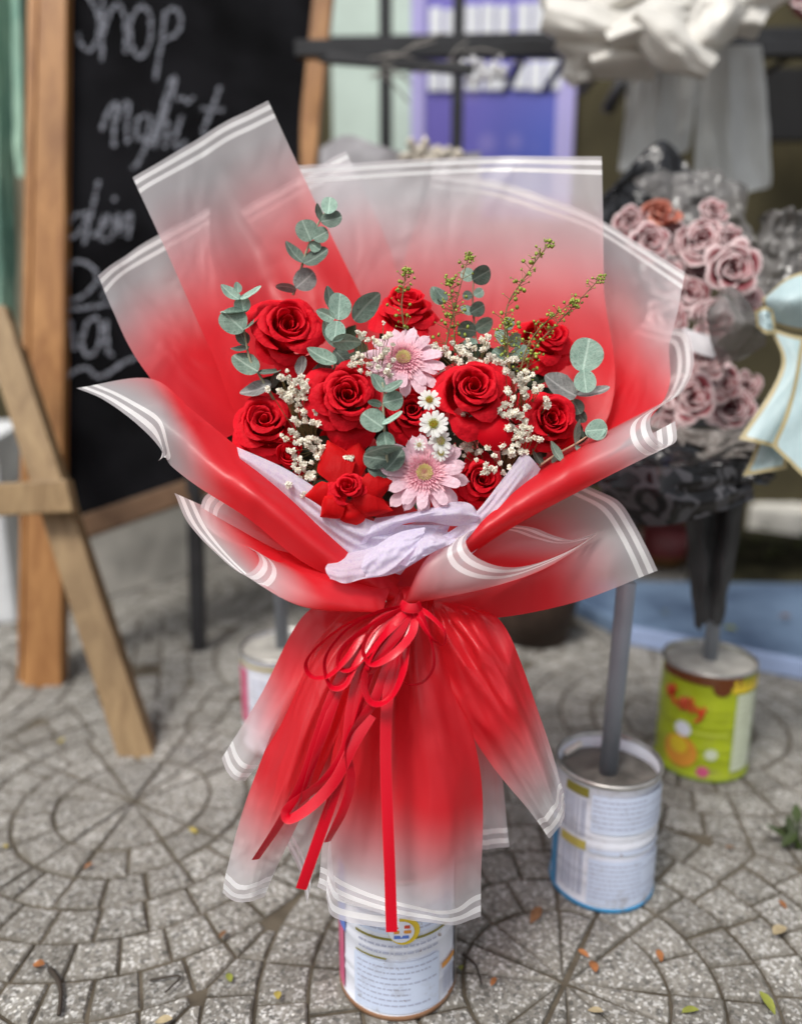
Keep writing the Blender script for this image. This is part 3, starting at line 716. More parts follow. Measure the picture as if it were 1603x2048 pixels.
t2, c2 = tin2(1200, 1755, .0605, .165, 'white and pale blue tin right of the bouquet with a grey pipe', WT,
    [('olive_patch', -62, -34, .885, .955, OLV, .0004), ('gold_patch', -66, -34, .47, .54, PR('dull gold', (.50, .42, .10)), .0004), ('label_panel', -30, 66, .06, .42, LB, .0003), ('label_panel', -30, 66, .63, .92, LB, .0003), ('label_panel', -30, 66, .47, .50, LB, .0003), ('blue_patch', -88, -74, .04, .6, BLUEB, .0003)],
    [textrows(-28, 60, .66, .90, 6, 11), textrows(-28, 60, .10, .40, 8, 12)]+[[('v', a, a+1.6, .10, .46, GT, .0006), ('v', a, a+1.6, .57, .86, GT, .0006)] for a in (-64, -60, -55, -51, -46, -41, -38)],
    CONC, (.385, 0, 0, .006, .0), BLUEB, drop=.02)
t3, c3 = tin2(1398, 1517, .067, .172, 'lime green printed tin with brown top band holding a pipe', LG,
    [('brown_band', -88, 22, .90, .985, BR, .0003), ('yellow_band', 8, 88, .84, .90, YE, .0004), ('label_panel', 16, 52, .10, .82, PG, .0003), ('label_panel', 56, 84, .12, .82, PG, .0003), ('light_panel', -60, 8, .44, .47, PR('light lime', (.50, .58, .06)), .0003)],
    [textrows(17, 50, .14, .80, 10, 21, PR('green text', (.40, .45, .28)), .2), [('t', 10+i*9, 15+i*9, .905, .955, YE, .0008) for i in range(7)]],
    CONC2, (.42, 0, 0, .0, 0), PR('green base', (.25, .33, .02)), drop=.004)
disc_on_tin(c3, .067, .172, -4, .89, .013, BR, 'brown_drip', t3, .0004)
disc_on_tin(c3, .067, .172, -48, .245, .026, OR, 'orange_print', t3, .0006, 1.0)
disc_on_tin(c3, .067, .172, -50, .30, .014, YE, 'yellow_print', t3, .0009)
disc_on_tin(c3, .067, .172, -46, .46, .012, WT, 'white_print', t3, .0007)
disc_on_tin(c3, .067, .172, -10, .27, .009, PG, 'pale_print', t3, .0007)
disc_on_tin(c3, .067, .172, -18, .10, .009, PK, 'pink_print', t3, .0007)
for s in ([(-72, .80), (-70, .70), (-66, .82), (-60, .78), (-66, .73), (-58, .66)], [(-54, .68), (-50, .74), (-46, .68), (-50, .64), (-54, .68)], [(-44, .76), (-42, .64)], [(-38, .76), (-36, .63)], [(-32, .70), (-28, .64), (-22, .70)], [(-22, .70), (-26, .60), (-32, .56)]):
    pts = [c3+Vector(((.067+.0028)*math.cos(math.radians(-90+a)), (.067+.0028)*math.sin(math.radians(-90+a)), z*.172)) for a, z in s]
    wchild('red_lettering', mesh('red_lettering', *tube_geo(cr(pts, 12), .0028, 6), RD), t3)
t4, c4 = tin2(572, 1475, .066, .165, 'white and pink tin half hidden left of the bouquet skirt', WT,
    [('pink_patch', -80, -48, .30, .86, PK, .0003), ('gold_line', -70, 20, .90, .93, GOLD, .0004)], [textrows(-40, 40, .3, .8, 8, 31)], CONC2, (.55, 0, 0, .0, .0), PR('dark base', (.2, .15, .15)), drop=.006)
# straw on tin 2 rim
tag(link('white_tube', mesh('white_tube', *tube_geo([c2+Vector((-.046, .030, .153)), c2+Vector((-.024, .040, .162))], .0042, 8), M('chalky white', (.75, .72, .66), .7))), 'white stub lying on the concrete inside the pale blue tin', 'stub')

# ------------------------------------------------------------------ background flowers on the right
ROSESETS = {}
def rose_set(key, N=22, seed=0, kind='open', mat=RED, nu=9, nv=9):
    out = []; rr = random.Random(seed)
    for i in range(N):
        t = i/(N-1)
        if kind == 'open':
            rad = .09+.60*t**.85; H = .60+.22*math.sin(math.pi*min(1, t*1.25))-.52*t**2.2; w_ = 1.22-.44*t**.6; curl = .03+.40*t**1.2; drop = .05+.55*t
        elif kind == 'bud':
            rad = .10+.42*t; H = .95-.22*t; w_ = 1.7-.7*t; curl = .01+.07*t; drop = .1
        else:   # 'cup' paper rose
            rad = .10+.62*t; H = .55-.18*t*t; w_ = .95-.35*t; curl = .05+.26*t; drop = .3
        H *= rr.uniform(.88, 1.10); rad *= rr.uniform(.90, 1.08); curl *= rr.uniform(.5, 1.5); th = i*2.39996+rr.uniform(-.45, .45); roll = rr.uniform(.10, .34)
        prof = cr([(.03+.1*t, -.30, 0), (rad*.72, -.22, 0), (rad*1.02, H*.35, 0), (rad*1.0+.02*t, H*.86, 0), (rad+curl*.45, H, 0), (rad+curl, H-curl*drop, 0)], 40)
        ph = rr.uniform(0, 6); tipk = rr.uniform(.04, .17); asym = rr.uniform(-.10, .10); sp = rr.uniform(.05, .11)
        V, lip = [], []
        for a in range(nu):
            u = -1+2*a/(nu-1)
            vm = 1-.16*abs(u)**2.6-tipk*1.4*abs(u)**1.2+asym*u*.6
            for b in range(nv):
                v = min(1, max(0, (b/(nv-1))**.8*vm)); q_ = v*39; k = min(38, int(q_)); p = prof[k].lerp(prof[k+1], q_-k)
                ang = th+u*w_*(.35+.65*min(1, v*1.6)); rr_ = p.x*(1+sp*u)+.018*math.sin(3.1*u+ph)*v*v*(1+t)
                fold = t*roll*abs(u)**2.4*v**3                      # rolled side edges of outer petals
                V.append(Vector((rr_*math.cos(ang), rr_*math.sin(ang), p.y+.03*math.sin(4.2*u+ph)*v**3*(.5+t)-fold)))
                lip.append(b/(nv-1))
        Fc = [(a*nv+b, (a+1)*nv+b, (a+1)*nv+b+1, a*nv+b+1) for a in range(nu-1) for b in range(nv-1)]
        out.append(mesh('petal', V, Fc, mat, True, {'lip': lip}))
    # calyx core so no gap shows through
    return out
def add_rose(key, loc, axis, R, label, group, spin=0.0, name='rose', cat='rose', skip=0):
    t_ = thing(name, None, label, cat, group, frame(loc, axis, R, spin))
    for me in ROSESETS[key][:len(ROSESETS[key])-skip]: link('petal', me, t_, Matrix())
    return t_
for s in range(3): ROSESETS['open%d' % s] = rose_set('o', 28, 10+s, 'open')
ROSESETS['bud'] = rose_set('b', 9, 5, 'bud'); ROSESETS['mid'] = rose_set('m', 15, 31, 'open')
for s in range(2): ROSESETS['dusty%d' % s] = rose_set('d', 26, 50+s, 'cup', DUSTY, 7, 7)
ROSESETS['coral'] = rose_set('c', 12, 60, 'cup', CORAL, 7, 7)
back = -FW
pinkies = [(1458, 545, 58, 'dusty pink rose at the right of the bunch, below the grey foil'), (1400, 492, 56, 'dusty pink rose in the upper middle of the grey wrapped bunch'), (1340, 480, 44, 'dusty pink rose under the coral bloom, near the film corner'),
           (1420, 640, 46, 'dusty pink rose tucked behind the smoky grey bow loop'), (1372, 600, 50, 'dusty pink rose beside the sloping film edge'), (1455, 822, 56, 'lowest dusty pink rose, above the grey paper collar'),
           (1375, 800, 54, 'dusty pink rose touching the rolled film end'), (1412, 730, 46, 'dusty pink rose below the white card'), (1258, 446, 36, 'dusty pink rose peeking over the striped film at left'), (1452, 480, 30, 'small dusty pink rose just under the grey foil'),
           (1320, 560, 46, 'dusty pink rose seen dimly through the clear film'), (1345, 700, 46, 'dusty pink rose behind the bent film border'),
           (1290, 490, 44, 'dusty pink rose pressed against the clear film at upper left'), (1490, 600, 34, 'dusty pink rose between the bow loop and the foil'), (1385, 545, 46, 'dusty pink rose in the middle of the upper bunch'), (1330, 640, 44, 'dusty pink rose seen through the film above its bent border'),
           (1440, 770, 40, 'dusty pink rose tucked between the two lowest blooms'), (1490, 775, 34, 'dusty pink rose under the tip of the smoky bow loop'), (1335, 850, 34, 'dusty pink rose low behind the rolled film end'), (1420, 430, 34, 'topmost dusty pink rose in the grey foil')]
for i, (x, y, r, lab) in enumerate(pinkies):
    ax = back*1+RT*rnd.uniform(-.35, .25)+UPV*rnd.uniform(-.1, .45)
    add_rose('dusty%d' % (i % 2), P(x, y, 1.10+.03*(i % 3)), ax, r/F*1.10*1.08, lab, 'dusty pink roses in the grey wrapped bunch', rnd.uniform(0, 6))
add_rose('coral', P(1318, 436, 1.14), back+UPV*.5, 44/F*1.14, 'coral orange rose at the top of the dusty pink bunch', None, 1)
PW = lambda x, y, Z: P(x, y, Z)
def sheet(name, rows, mat, label, cat, n=24, m=24, conv=PW, wob=.012, wf=5, seed=1, group=None, **k):
    return tag(link(name, patch_mesh(name, rows, mat, n, m, conv, wob, wf, seed=seed, **k)), label, cat, group)
sheet('black_wrap', [[(1200, 560, 1.24), (1320, 620, 1.26), (1440, 560, 1.24)], [(1190, 430, 1.24), (1320, 400, 1.28), (1440, 470, 1.25)], [(1204, 392, 1.25), (1328, 284, 1.29), (1432, 402, 1.26)]], BLACKFILM, 'black glossy wrap standing up behind the dusty pink roses', 'wrapping film', wob=.02)
sheet('foil_wrap', [[(1380, 520, 1.17), (1460, 500, 1.17), (1530, 590, 1.15)], [(1320, 420, 1.19), (1420, 420, 1.20), (1520, 520, 1.17)], [(1264, 360, 1.20), (1320, 338, 1.21), (1370, 350, 1.22), (1430, 338, 1.21), (1478, 372, 1.20), (1500, 480, 1.17)]], CELLO, 'smoky grey foil fanned above the dusty pink roses', 'wrapping film', wob=.03, wf=9)
sheet('foil_wrap', [[(1480, 640, 1.13), (1560, 640, 1.12), (1700, 640, 1.13)], [(1500, 520, 1.15), (1580, 500, 1.13), (1700, 500, 1.14)], [(1518, 432, 1.16), (1550, 418, 1.14), (1600, 422, 1.15), (1700, 400, 1.15)]], CELLO, 'crumpled clear grey foil above the pale blue bow', 'wrapping film', wob=.035, wf=10, seed=4)
sheet('grey_bow_loop', [[(1520, 640, 1.02), (1530, 655, 1.0), (1530, 690, 1.02)], [(1470, 575, 1.02), (1450, 640, .985), (1480, 720, 1.02)], [(1432, 590, 1.03), (1412, 640, 1.0), (1446, 730, 1.03)], [(1425, 640, 1.05), (1430, 700, 1.04), (1462, 782, 1.05)]], CELLO, 'smoky translucent grey bow loop left of the pale blue knot', 'ribbon loop', wob=.008)
sheet('foil_wrap', [[(1300, 835, 1.10), (1400, 860, 1.08), (1520, 850, 1.09)], [(1300, 900, 1.09), (1350, 935, 1.07), (1372, 912, 1.06), (1408, 940, 1.05), (1460, 915, 1.06), (1530, 920, 1.08)]], cello_mat('grey brown paper', (.20, .18, .165), .95, .45), 'grey brown paper collar under the lowest pink roses', 'wrapping film', wob=.02, wf=8)
lb = tag(link('white_card', patch_mesh('white_card', [[(1362, 655, 1.06), (1432, 676, 1.06)], [(1378, 700, 1.055), (1428, 718, 1.055)]], M('white card', (.66, .65, .68), .5), 8, 6, PW)), 'blank white card stuck in the dusty pink bunch', 'card')
bb = thing('blue_bow', P(1525, 630, 1.0), 'pale blue paper bow with gold edges on the grey bunch', 'bow')
for nm, rows in (('loop', [[(1532, 640, 1.0), (1552, 652, .985), (1600, 664, .98), (1700, 668, .99)], [(1524, 600, .985), (1570, 600, .955), (1620, 600, .95), (1700, 610, .96)], [(1532, 592, .99), (1572, 556, .98), (1620, 540, .97), (1700, 532, .98)]]),
                 ('knot', [[(1508, 622, .975), (1512, 654, .975)], [(1526, 612, .962), (1530, 668, .962)], [(1545, 618, .972), (1552, 668, .972)]]),
                 ('tail', [[(1538, 655, .985), (1600, 672, .975), (1680, 672, .985)], [(1560, 740, .975), (1600, 752, .965), (1660, 765, .97)], [(1476, 878, .965), (1512, 886, .958), (1552, 896, .965)]]),
                 ('tail', [[(1600, 680, .96), (1700, 690, .965)], [(1578, 800, .95), (1690, 810, .955)], [(1542, 892, .945), (1630, 978, .94)]]),
                 ('tail', [[(1530, 820, .99), (1590, 860, .985)], [(1508, 900, .985), (1575, 915, .98)], [(1484, 952, .985), (1572, 938, .98)]])):
    wchild(nm, patch_mesh(nm, rows, BLUER, 20, 26, PW, .003, 4), bb)
sheet('black_wrap', [[(1170, 880, 1.12), (1350, 880, 1.08), (1560, 880, 1.12)], [(1160, 930, 1.07), (1350, 930, 1.02), (1560, 935, 1.07)], [(1160, 975, 1.06), (1350, 955, 1.00), (1540, 970, 1.06)]], BLACKFILM, 'black glossy wrap gathered under the dusty pink bunch', 'wrapping film', wob=.03, wf=8, seed=3)
sheet('damask_wrap', [[(1180, 925, 1.05), (1340, 935, .99), (1520, 930, 1.05)], [(1200, 980, 1.04), (1340, 990, .985), (1505, 970, 1.05)], [(1215, 1030, 1.06), (1300, 1052, 1.02), (1400, 1036, 1.01), (1505, 1000, 1.06)]], DAMASK, 'black damask patterned paper wrapped under the bunch', 'wrapping paper', 30, 20, wob=.012)
sheet('cloth_drape', [[(1368, 1000, 1.12), (1400, 1000, 1.09), (1430, 1000, 1.12), (1460, 1000, 1.09), (1488, 1000, 1.12)], [(1376, 1130, 1.15), (1402, 1130, 1.12), (1420, 1130, 1.14), (1446, 1130, 1.12), (1468, 1130, 1.16)], [(1388, 1250, 1.18), (1400, 1262, 1.165), (1416, 1240, 1.165), (1428, 1252, 1.17), (1442, 1250, 1.19)]], SMOKE, 'dark grey cloth hanging down the pipe above the lime tin', 'cloth', 30, 20, wob=.015, wf=7)
# cream satin bundle on the rack and its tails
cs = thing('satin_bouquet', at_Y(1300, 100, 1.6), 'cream satin gathered round a bunch on the rack shelf', 'fabric bundle')
def lobe(cx, cy, ang, L, Wd, Z, hgt, seed):
    ca, sa = math.cos(math.radians(ang)), math.sin(math.radians(ang)); rows = []
    for k in range(5):
        v = k/4; row = []
        for j in range(7):
            a = -1+j/3
            wv = Wd*(.25+.8*math.sin(math.pi*(.15+.7*v)))*.5*(1+.18*math.sin(5*v+seed*2))
            x = (v-.5)*L; y = a*wv*(1-.25*max(0, abs(a)-.66)*3)+8*math.sin(3*v+seed)
            z = Z-hgt*math.cos(a*1.9)*(.5+.5*math.sin(math.pi*(.1+.8*v)))+.006*math.sin(5*a+seed+2*v)
            row.append((cx+x*ca-y*sa, cy+x*sa+y*ca, z))
        rows.append(row)
    wchild('ruffle', patch_mesh('ruffle', rows, CREAM, 26, 22, cY, .014, 5, seed=seed), cs)
for i, (cx, cy, ang, L, Wd, Z, hg) in enumerate(((1150, -10, 70, 150, 90, 1.56, .05), (1185, 45, 15, 190, 80, 1.53, .06), (1250, -30, -30, 170, 100, 1.55, .05), (1215, 105, 20, 200, 80, 1.55, .05), (1290, 110, -8, 210, 76, 1.53, .05),
        (1300, 50, -25, 170, 80, 1.50, .06), (1345, 82, 35, 180, 76, 1.48, .06), (1370, 5, 60, 170, 90, 1.52, .06), (1410, 60, -40, 170, 80, 1.50, .06), (1445, 20, 25, 160, 80, 1.52, .05), (1500, 5, -35, 150, 84, 1.54, .05), (1160, 118, 75, 90, 60, 1.56, .04), (1480, -50, 10, 200, 90, 1.56, .04))):
    lobe(cx, cy, ang, L*1.05, Wd*1.7, Z, hg*.9, i)
for x0, x1, xb0, xb1, yb0, yb1 in ((1255, 1392, 1236, 1376, 345, 300), (1388, 1520, 1385, 1540, 402, 372)):
    wchild('tail', patch_mesh('tail', [[(x0, 90, 1.64), ((x0+x1)/2, 90, 1.60), (x1, 90, 1.63)], [((x0+xb0)/2, 230, 1.66), ((x0+x1+xb0+xb1)/4, 230, 1.62), ((x1+xb1)/2, 230, 1.65)], [(xb0, yb0, 1.68), ((xb0+xb1)/2, (yb0+yb1)/2+6, 1.64), (xb1, yb1, 1.67)]], GREYCL, 26, 26, cY, .012, 6, folds=.016, nf=2, foldpow=.2), cs)
for x, y, lab in ((1215, 0, 'pink bloom showing above the cream satin at left'), (1300, -12, 'pink bloom showing above the cream satin in the middle'), (1610, 10, 'pale pink bloom at the top right above the rack rail')):
    add_rose('dusty1', at_Y(x, y, 1.56), back+UPV*.3, .045, lab, None, rnd.uniform(0, 6))

# ------------------------------------------------------------------ the bouquet: film sheets
def film(rows, label, n=44, m=60, seed=0, wob=.004, wf=4, **k):
    return tag(link('wrapping_sheet', patch_mesh('wrapping_sheet', rows, FILM, n, m, B, wob, wf, seed=seed, **k)), label, 'wrapping film', 'frosted red film sheets of the bouquet')
film([[(780, 1190, .81), (830, 1190, .82)], [(780, 850, .91), (950, 850, .93), (1150, 850, .90), (1288, 848, .842)], [(800, 560, .93), (1000, 580, .955), (1200, 620, .945), (1340, 680, .872)], [(868, 343, .94), (1000, 362, .96), (1100, 395, .96), (1215, 448, .945), (1368, 545, .885)]], 'clear and red film sheet sloping down at the upper right', seed=1, fs=1.25)
film([[(780, 1190, .805), (830, 1190, .81)], [(640, 860, .90), (800, 860, .90)], [(590, 600, .925), (800, 570, .925)], [(480, 420, .935), (600, 352, .94), (692, 302, .94)]], 'film sheet tip peeking between the two tall sheets', 30, seed=2, fs=1.4)
film([[(760, 1190, .81), (820, 1190, .82)], [(420, 890, .82), (520, 880, .86), (620, 860, .89)], [(285, 735, .84), (400, 700, .885), (520, 680, .91)], [(225, 620, .865), (310, 580, .905), (430, 540, .92)], [(196, 551, .87), (258, 505, .905), (322, 466, .915), (420, 415, .93)]], 'striped film sheet on the left below the tall sheet', seed=3, fs=1.0)
film([[(790, 1190, .80), (850, 1190, .80)], [(740, 850, .885), (900, 850, .905), (1080, 850, .89), (1203, 860, .855)], [(660, 560, .90), (850, 560, .925), (1050, 560, .915), (1206, 560, .88)], [(596, 333, .905), (700, 324, .925), (840, 318, .93), (1020, 312, .925), (1201, 315, .885)]], 'broad upright film sheet with a flat top edge', 50, seed=4, fs=1.5)
film([[(780, 1190, .80), (830, 1190, .81)], [(512, 900, .83), (640, 900, .865), (870, 900, .87)], [(421, 700, .85), (590, 700, .89), (770, 690, .885)], [(323, 480, .865), (480, 460, .91), (657, 460, .89)], [(268, 358, .875), (395, 278, .91), (535, 198, .89)]], 'tall film sheet at the upper left leaning outwards', seed=5, wob=.008, fs=1.3, crin=.25)
# right sheet that bends forward and rolls
film([[(830, 1185, .80), (838, 1185, .80), (842, 1188, .79), (845, 1190, .78), (848, 1192, .78)],
      [(985, 1000, .88), (985, 1000, .875), (985, 1003, .865), (985, 1005, .85), (982, 1008, .835), (965, 1020, .81), (952, 1032, .775), (950, 1046, .76), (960, 1066, .75), (975, 1080, .76), (988, 1076, .78), (985, 1052, .79)],
      [(1150, 790, .955), (1190, 800, .945), (1225, 812, .93), (1235, 830, .905), (1215, 862, .87), (1165, 888, .83), (1143, 905, .785), (1138, 925, .765), (1150, 950, .757), (1180, 968, .765), (1195, 958, .785), (1190, 930, .80)],
      [(1290, 640, .95), (1340, 655, .925), (1376, 665, .905), (1386, 730, .88), (1364, 782, .845), (1332, 806, .82), (1306, 824, .785), (1299, 846, .765), (1309, 874, .757), (1332, 891, .765), (1352, 880, .785), (1349, 842, .80)]], 'right film sheet rolled into a tube across the bouquet front', 72, 60, seed=6, wob=.001, fs=.55)
film([[(845, 1182, .81), (850, 1190, .805), (860, 1200, .80), (880, 1215, .80), (905, 1222, .805)], [(950, 1050, .86), (980, 1060, .845), (1010, 1080, .825), (1030, 1110, .81), (1020, 1160, .80), (985, 1236, .805)], [(1060, 980, .875), (1090, 1000, .86), (1120, 1030, .83), (1160, 1080, .81), (1170, 1130, .80), (1150, 1204, .805)], [(1120, 950, .875), (1160, 966, .865), (1196, 982, .845), (1238, 1004, .825), (1268, 1048, .815), (1295, 1100, .81), (1314, 1141, .812)]], 'lower right film flap with curved striped edge', 50, 50, seed=7, wob=.001, fs=.75)
film([[(800, 1180, .775), (790, 1195, .77), (780, 1205, .775)], [(712, 1097, .775), (668, 1116, .75), (612, 1128, .755)], [(556, 964, .78), (530, 1000, .745), (500, 1040, .755)], [(470, 890, .795), (430, 930, .76), (400, 976, .77)], [(387, 822, .815), (360, 870, .78), (345, 934, .79)], [(300, 757, .835), (318, 835, .79), (330, 915, .785)], [(153, 776, .83), (205, 798, .815), (262, 838, .80), (305, 878, .788), (326, 908, .786), (316, 922, .797)]], 'left film flap drawn out to a pointed corner', 40, 70, seed=8, wob=.001, fs=.72)
film([[(800, 1160, .80), (790, 1175, .79), (790, 1195, .785)], [(640, 1080, .80), (600, 1090, .78), (580, 1130, .775)], [(500, 1010, .80), (470, 1040, .79), (460, 1080, .79)], [(432, 975, .81), (405, 1000, .80), (400, 1050, .80)]], 'small dim film layer behind the lower left flap', 30, 40, seed=9, wob=.001, fs=.6)
film([[(770, 1182, .785), (765, 1195, .77), (762, 1215, .757), (765, 1226, .752), (770, 1205, .755), (775, 1190, .76), (780, 1175, .77), (785, 1168, .785)],
      [(480, 1045, .80), (500, 1095, .765), (555, 1165, .738), (600, 1212, .733), (640, 1196, .735), (640, 1158, .75), (600, 1120, .77), (560, 1080, .79), (520, 1030, .81)],
      [(349, 986, .805), (375, 1044, .775), (425, 1100, .752), (484, 1147, .738), (517, 1127, .74), (505, 1098, .757), (440, 1076, .785), (406, 1046, .80), (402, 1010, .812), (420, 985, .82)]], 'lower left film flap curled into a striped lip', 70, 44, seed=10, wob=.0005, fs=.5)
film([[(800, 1206, .765), (803, 1210, .76), (806, 1212, .757), (808, 1208, .755), (808, 1200, .755), (806, 1190, .757), (804, 1180, .765), (802, 1176, .775)],
      [(1060, 1150, .80), (1020, 1163, .765), (960, 1178, .745), (900, 1180, .733), (860, 1160, .73), (850, 1130, .735), (868, 1102, .75), (925, 1082, .768), (990, 1090, .788), (1040, 1100, .795), (1066, 1128, .80)],
      [(1206, 1060, .805), (1140, 1100, .768), (1060, 1130, .743), (1000, 1133, .733), (950, 1113, .731), (931, 1085, .735), (944, 1060, .75), (990, 1050, .767), (1060, 1054, .783), (1110, 1072, .793), (1150, 1079, .798), (1208, 1058, .807)]], 'right front film cone with an open striped mouth', 72, 50, seed=11, wob=.0005, fs=.58)
# skirt below the tie
SZ = {'folds': .006, 'foldpow': .6}
film([[(880, 1240, .83), (930, 1240, .84)], [(930, 1450, .85), (990, 1450, .855)], [(950, 1700, .85), (1018, 1694, .855)]], 'clear film strip hanging behind the skirt at right', 20, 40, seed=12)
film([[(700, 1190, .81), (760, 1200, .80), (790, 1215, .80)], [(606, 1232, .825), (645, 1285, .80), (690, 1310, .80)], [(520, 1392, .825), (555, 1420, .795), (590, 1440, .805)], [(443, 1517, .825), (455, 1545, .81), (472, 1560, .805), (491, 1561, .81)]], 'narrow film tail at the far left of the skirt', 24, 50, seed=13, wob=.002, fs=.8, crin=.5)
film([[(660, 1300, .82), (720, 1300, .82)], [(580, 1560, .83), (660, 1560, .83)], [(572, 1690, .835), (600, 1745, .83), (614, 1808, .828)]], 'small rear film tail between the left skirt panels', 20, 40, seed=14, wob=.001)
film([[(690, 1400, .80), (800, 1400, .80)], [(660, 1650, .785), (780, 1660, .785)], [(652, 1795, .775), (668, 1835, .77), (740, 1852, .768), (800, 1855, .77)]], 'rear film panel just above the white tin', 24, 40, seed=15, wob=.001)
film([[(700, 1205, .795), (760, 1205, .785), (815, 1210, .785)], [(604, 1330, .805), (655, 1325, .768), (735, 1330, .775)], [(500, 1580, .805), (565, 1575, .765), (632, 1570, .785)], [(455, 1735, .802), (500, 1755, .775), (556, 1730, .792)], [(445, 1786, .802), (468, 1802, .788), (500, 1803, .78), (529, 1793, .79)]], 'left skirt panel of red film fading to clear', 40, 60, seed=16, wob=.002, fs=.85, folds=.005, nf=1.6, foldpow=.7, crin=.7)
film([[(765, 1180, .785), (825, 1172, .78), (870, 1180, .785)], [(770, 1210, .77), (826, 1210, .76), (868, 1208, .77)], [(706, 1330, .778), (740, 1330, .758), (790, 1330, .768), (840, 1325, .753), (905, 1320, .772)], [(655, 1560, .785), (710, 1560, .760), (790, 1560, .772), (880, 1555, .75), (961, 1552, .782)], [(640, 1740, .79), (700, 1740, .768), (790, 1765, .764), (880, 1770, .755), (961, 1765, .788)], [(634, 1776, .79), (700, 1806, .768), (790, 1834, .758), (880, 1848, .76), (925, 1846, .772), (961, 1832, .785)]], 'wide central skirt panel of red film fading to clear', 60, 70, seed=17, wob=.004, wf=5, fs=.78, folds=.0055, nf=2.6, foldpow=.55, crin=.8)
film([[(830, 1205, .778), (890, 1205, .770), (950, 1215, .785)], [(862, 1292, .768), (935, 1272, .748), (1012, 1258, .782)], [(955, 1490, .778), (1035, 1450, .755), (1082, 1440, .792)], [(1060, 1625, .79), (1100, 1600, .775), (1122, 1570, .797)], [(1097, 1677, .793), (1118, 1655, .782), (1129, 1625, .788), (1128, 1600, .80)]], 'right skirt panel swinging out to a folded corner', 44, 60, seed=18, wob=.003, wf=6, fs=.8, folds=.006, nf=2.2, foldpow=1.2, crin=1.0)

# lavender tissue collar
def tissue(rows, label, n=36, m=30, seed=0, wob=.004, wf=6, **k):
    return tag(link('tissue_sheet', patch_mesh('tissue_sheet', rows, TISSUE, n, m, B, wob, wf, seed=seed, **k)), label, 'tissue paper', 'lavender tissue in the bouquet collar')
tissue([[(474, 894, .785), (478, 912, .778), (484, 925, .785)], [(572, 938, .772), (556, 960, .768), (545, 985, .775)], [(660, 994, .764), (636, 1020, .76), (620, 1050, .77)], [(752, 1044, .760), (722, 1078, .757), (705, 1120, .767)], [(880, 1050, .765), (850, 1090, .757), (800, 1150, .765)]], 'lavender tissue strip along the left inner collar', seed=1)
tissue([[(1046, 902, .772), (1064, 918, .77), (1080, 938, .775)], [(1000, 964, .764), (1022, 980, .762), (1044, 1000, .772)], [(945, 1030, .757), (968, 1044, .755), (992, 1062, .765)], [(880, 1075, .760), (900, 1100, .757), (920, 1130, .765)]], 'lavender tissue strip rising at the right inner collar', seed=2)
tissue([[(713, 1096, .762), (768, 1076, .760), (802, 1050, .758), (854, 1044, .757), (905, 1052, .757), (946, 1050, .758)], [(735, 1066, .752), (790, 1042, .748), (840, 1030, .745), (890, 1026, .744), (930, 1030, .746), (958, 1036, .752)], [(750, 1036, .77), (795, 1030, .765), (855, 1017, .76), (903, 1004, .758), (938, 1007, .757), (958, 1030, .758)]], 'lavender tissue loop folded over under the lower gerbera', 50, 30, 3, wob=.004)
tissue([[(668, 1112, .766), (725, 1092, .768), (791, 1060, .770), (854, 1050, .769), (911, 1068, .768), (946, 1058, .768)], [(655, 1128, .752), (725, 1112, .752), (791, 1090, .756), (854, 1074, .757), (915, 1074, .760), (944, 1064, .765)], [(651, 1140, .738), (715, 1134, .742), (791, 1120, .745), (860, 1092, .748), (915, 1078, .755), (940, 1068, .762)], [(660, 1157, .734), (690, 1167, .736), (725, 1158, .738), (791, 1146, .741), (860, 1108, .746), (917, 1080, .755)]], 'crumpled lavender tissue fold at the collar centre', 56, 36, 4, .005, 8)
tissue([[(728, 1112, .742), (760, 1086, .744), (800, 1064, .746), (850, 1054, .748)], [(722, 1134, .731), (760, 1106, .729), (805, 1082, .732), (848, 1064, .742)], [(732, 1154, .730), (770, 1146, .726), (815, 1110, .728), (846, 1078, .738)]], 'rounded pleat of lavender tissue in the collar fold', 40, 26, 8, .004, 9)
tissue([[(610, 1000, .79), (700, 1052, .785), (800, 1052, .782), (905, 1020, .78)], [(640, 1040, .778), (720, 1075, .765), (800, 1072, .762), (900, 1050, .765)], [(700, 1098, .772), (740, 1110, .765), (800, 1110, .762), (880, 1090, .765)]], 'broad lavender tissue panel under the wide open rose', seed=6, wob=.005)
tissue([[(800, 1130, .738), (824, 1096, .736), (842, 1078, .738), (862, 1070, .744)], [(812, 1132, .730), (836, 1108, .726), (860, 1090, .728), (878, 1078, .738)], [(822, 1128, .734), (850, 1112, .731), (884, 1096, .735), (918, 1078, .746)]], 'small pleat of lavender tissue above the right film cone', 24, 16, 7, .004, 7)

# ------------------------------------------------------------------ red roses
RR = 1/F
def rose_at(x, y, r, Z, tx, ty, key, label, spin=0, skip=0, grp='red roses in the bouquet'):
    ax = back+RT*tx+UPV*ty
    return add_rose(key, B(x, y, Z)+FW*.012, ax, r*RR*(Z+ZO)*1.16, label, grp, spin, skip=skip)
rose_at(566, 668, 80, .795, .30, .28, 'open0', 'large red rose at the upper left among eucalyptus', .4)
rose_at(690, 798, 75, .772, .12, .12, 'open1', 'full red rose left of the vertical eucalyptus sprig', 1.2)
rose_at(527, 856, 66, .80, .10, .40, 'open2', 'red rose at the far left above the lavender strip', 2.0)
rose_at(943, 790, 74, .768, .05, .28, 'open1', 'red rose right of the white daisies', 3.2)
rose_at(1094, 842, 64, .79, .15, .10, 'open0', 'red rose at the far right beside pink stemmed eucalyptus', 4.0)
rose_at(826, 820, 56, .79, -.05, .05, 'open2', 'red rose behind the daisies, under the upper gerbera', .9)
rose_at(813, 634, 62, .83, .05, .95, 'open0', 'red rose seen edge on above the upper gerbera', 5.0)
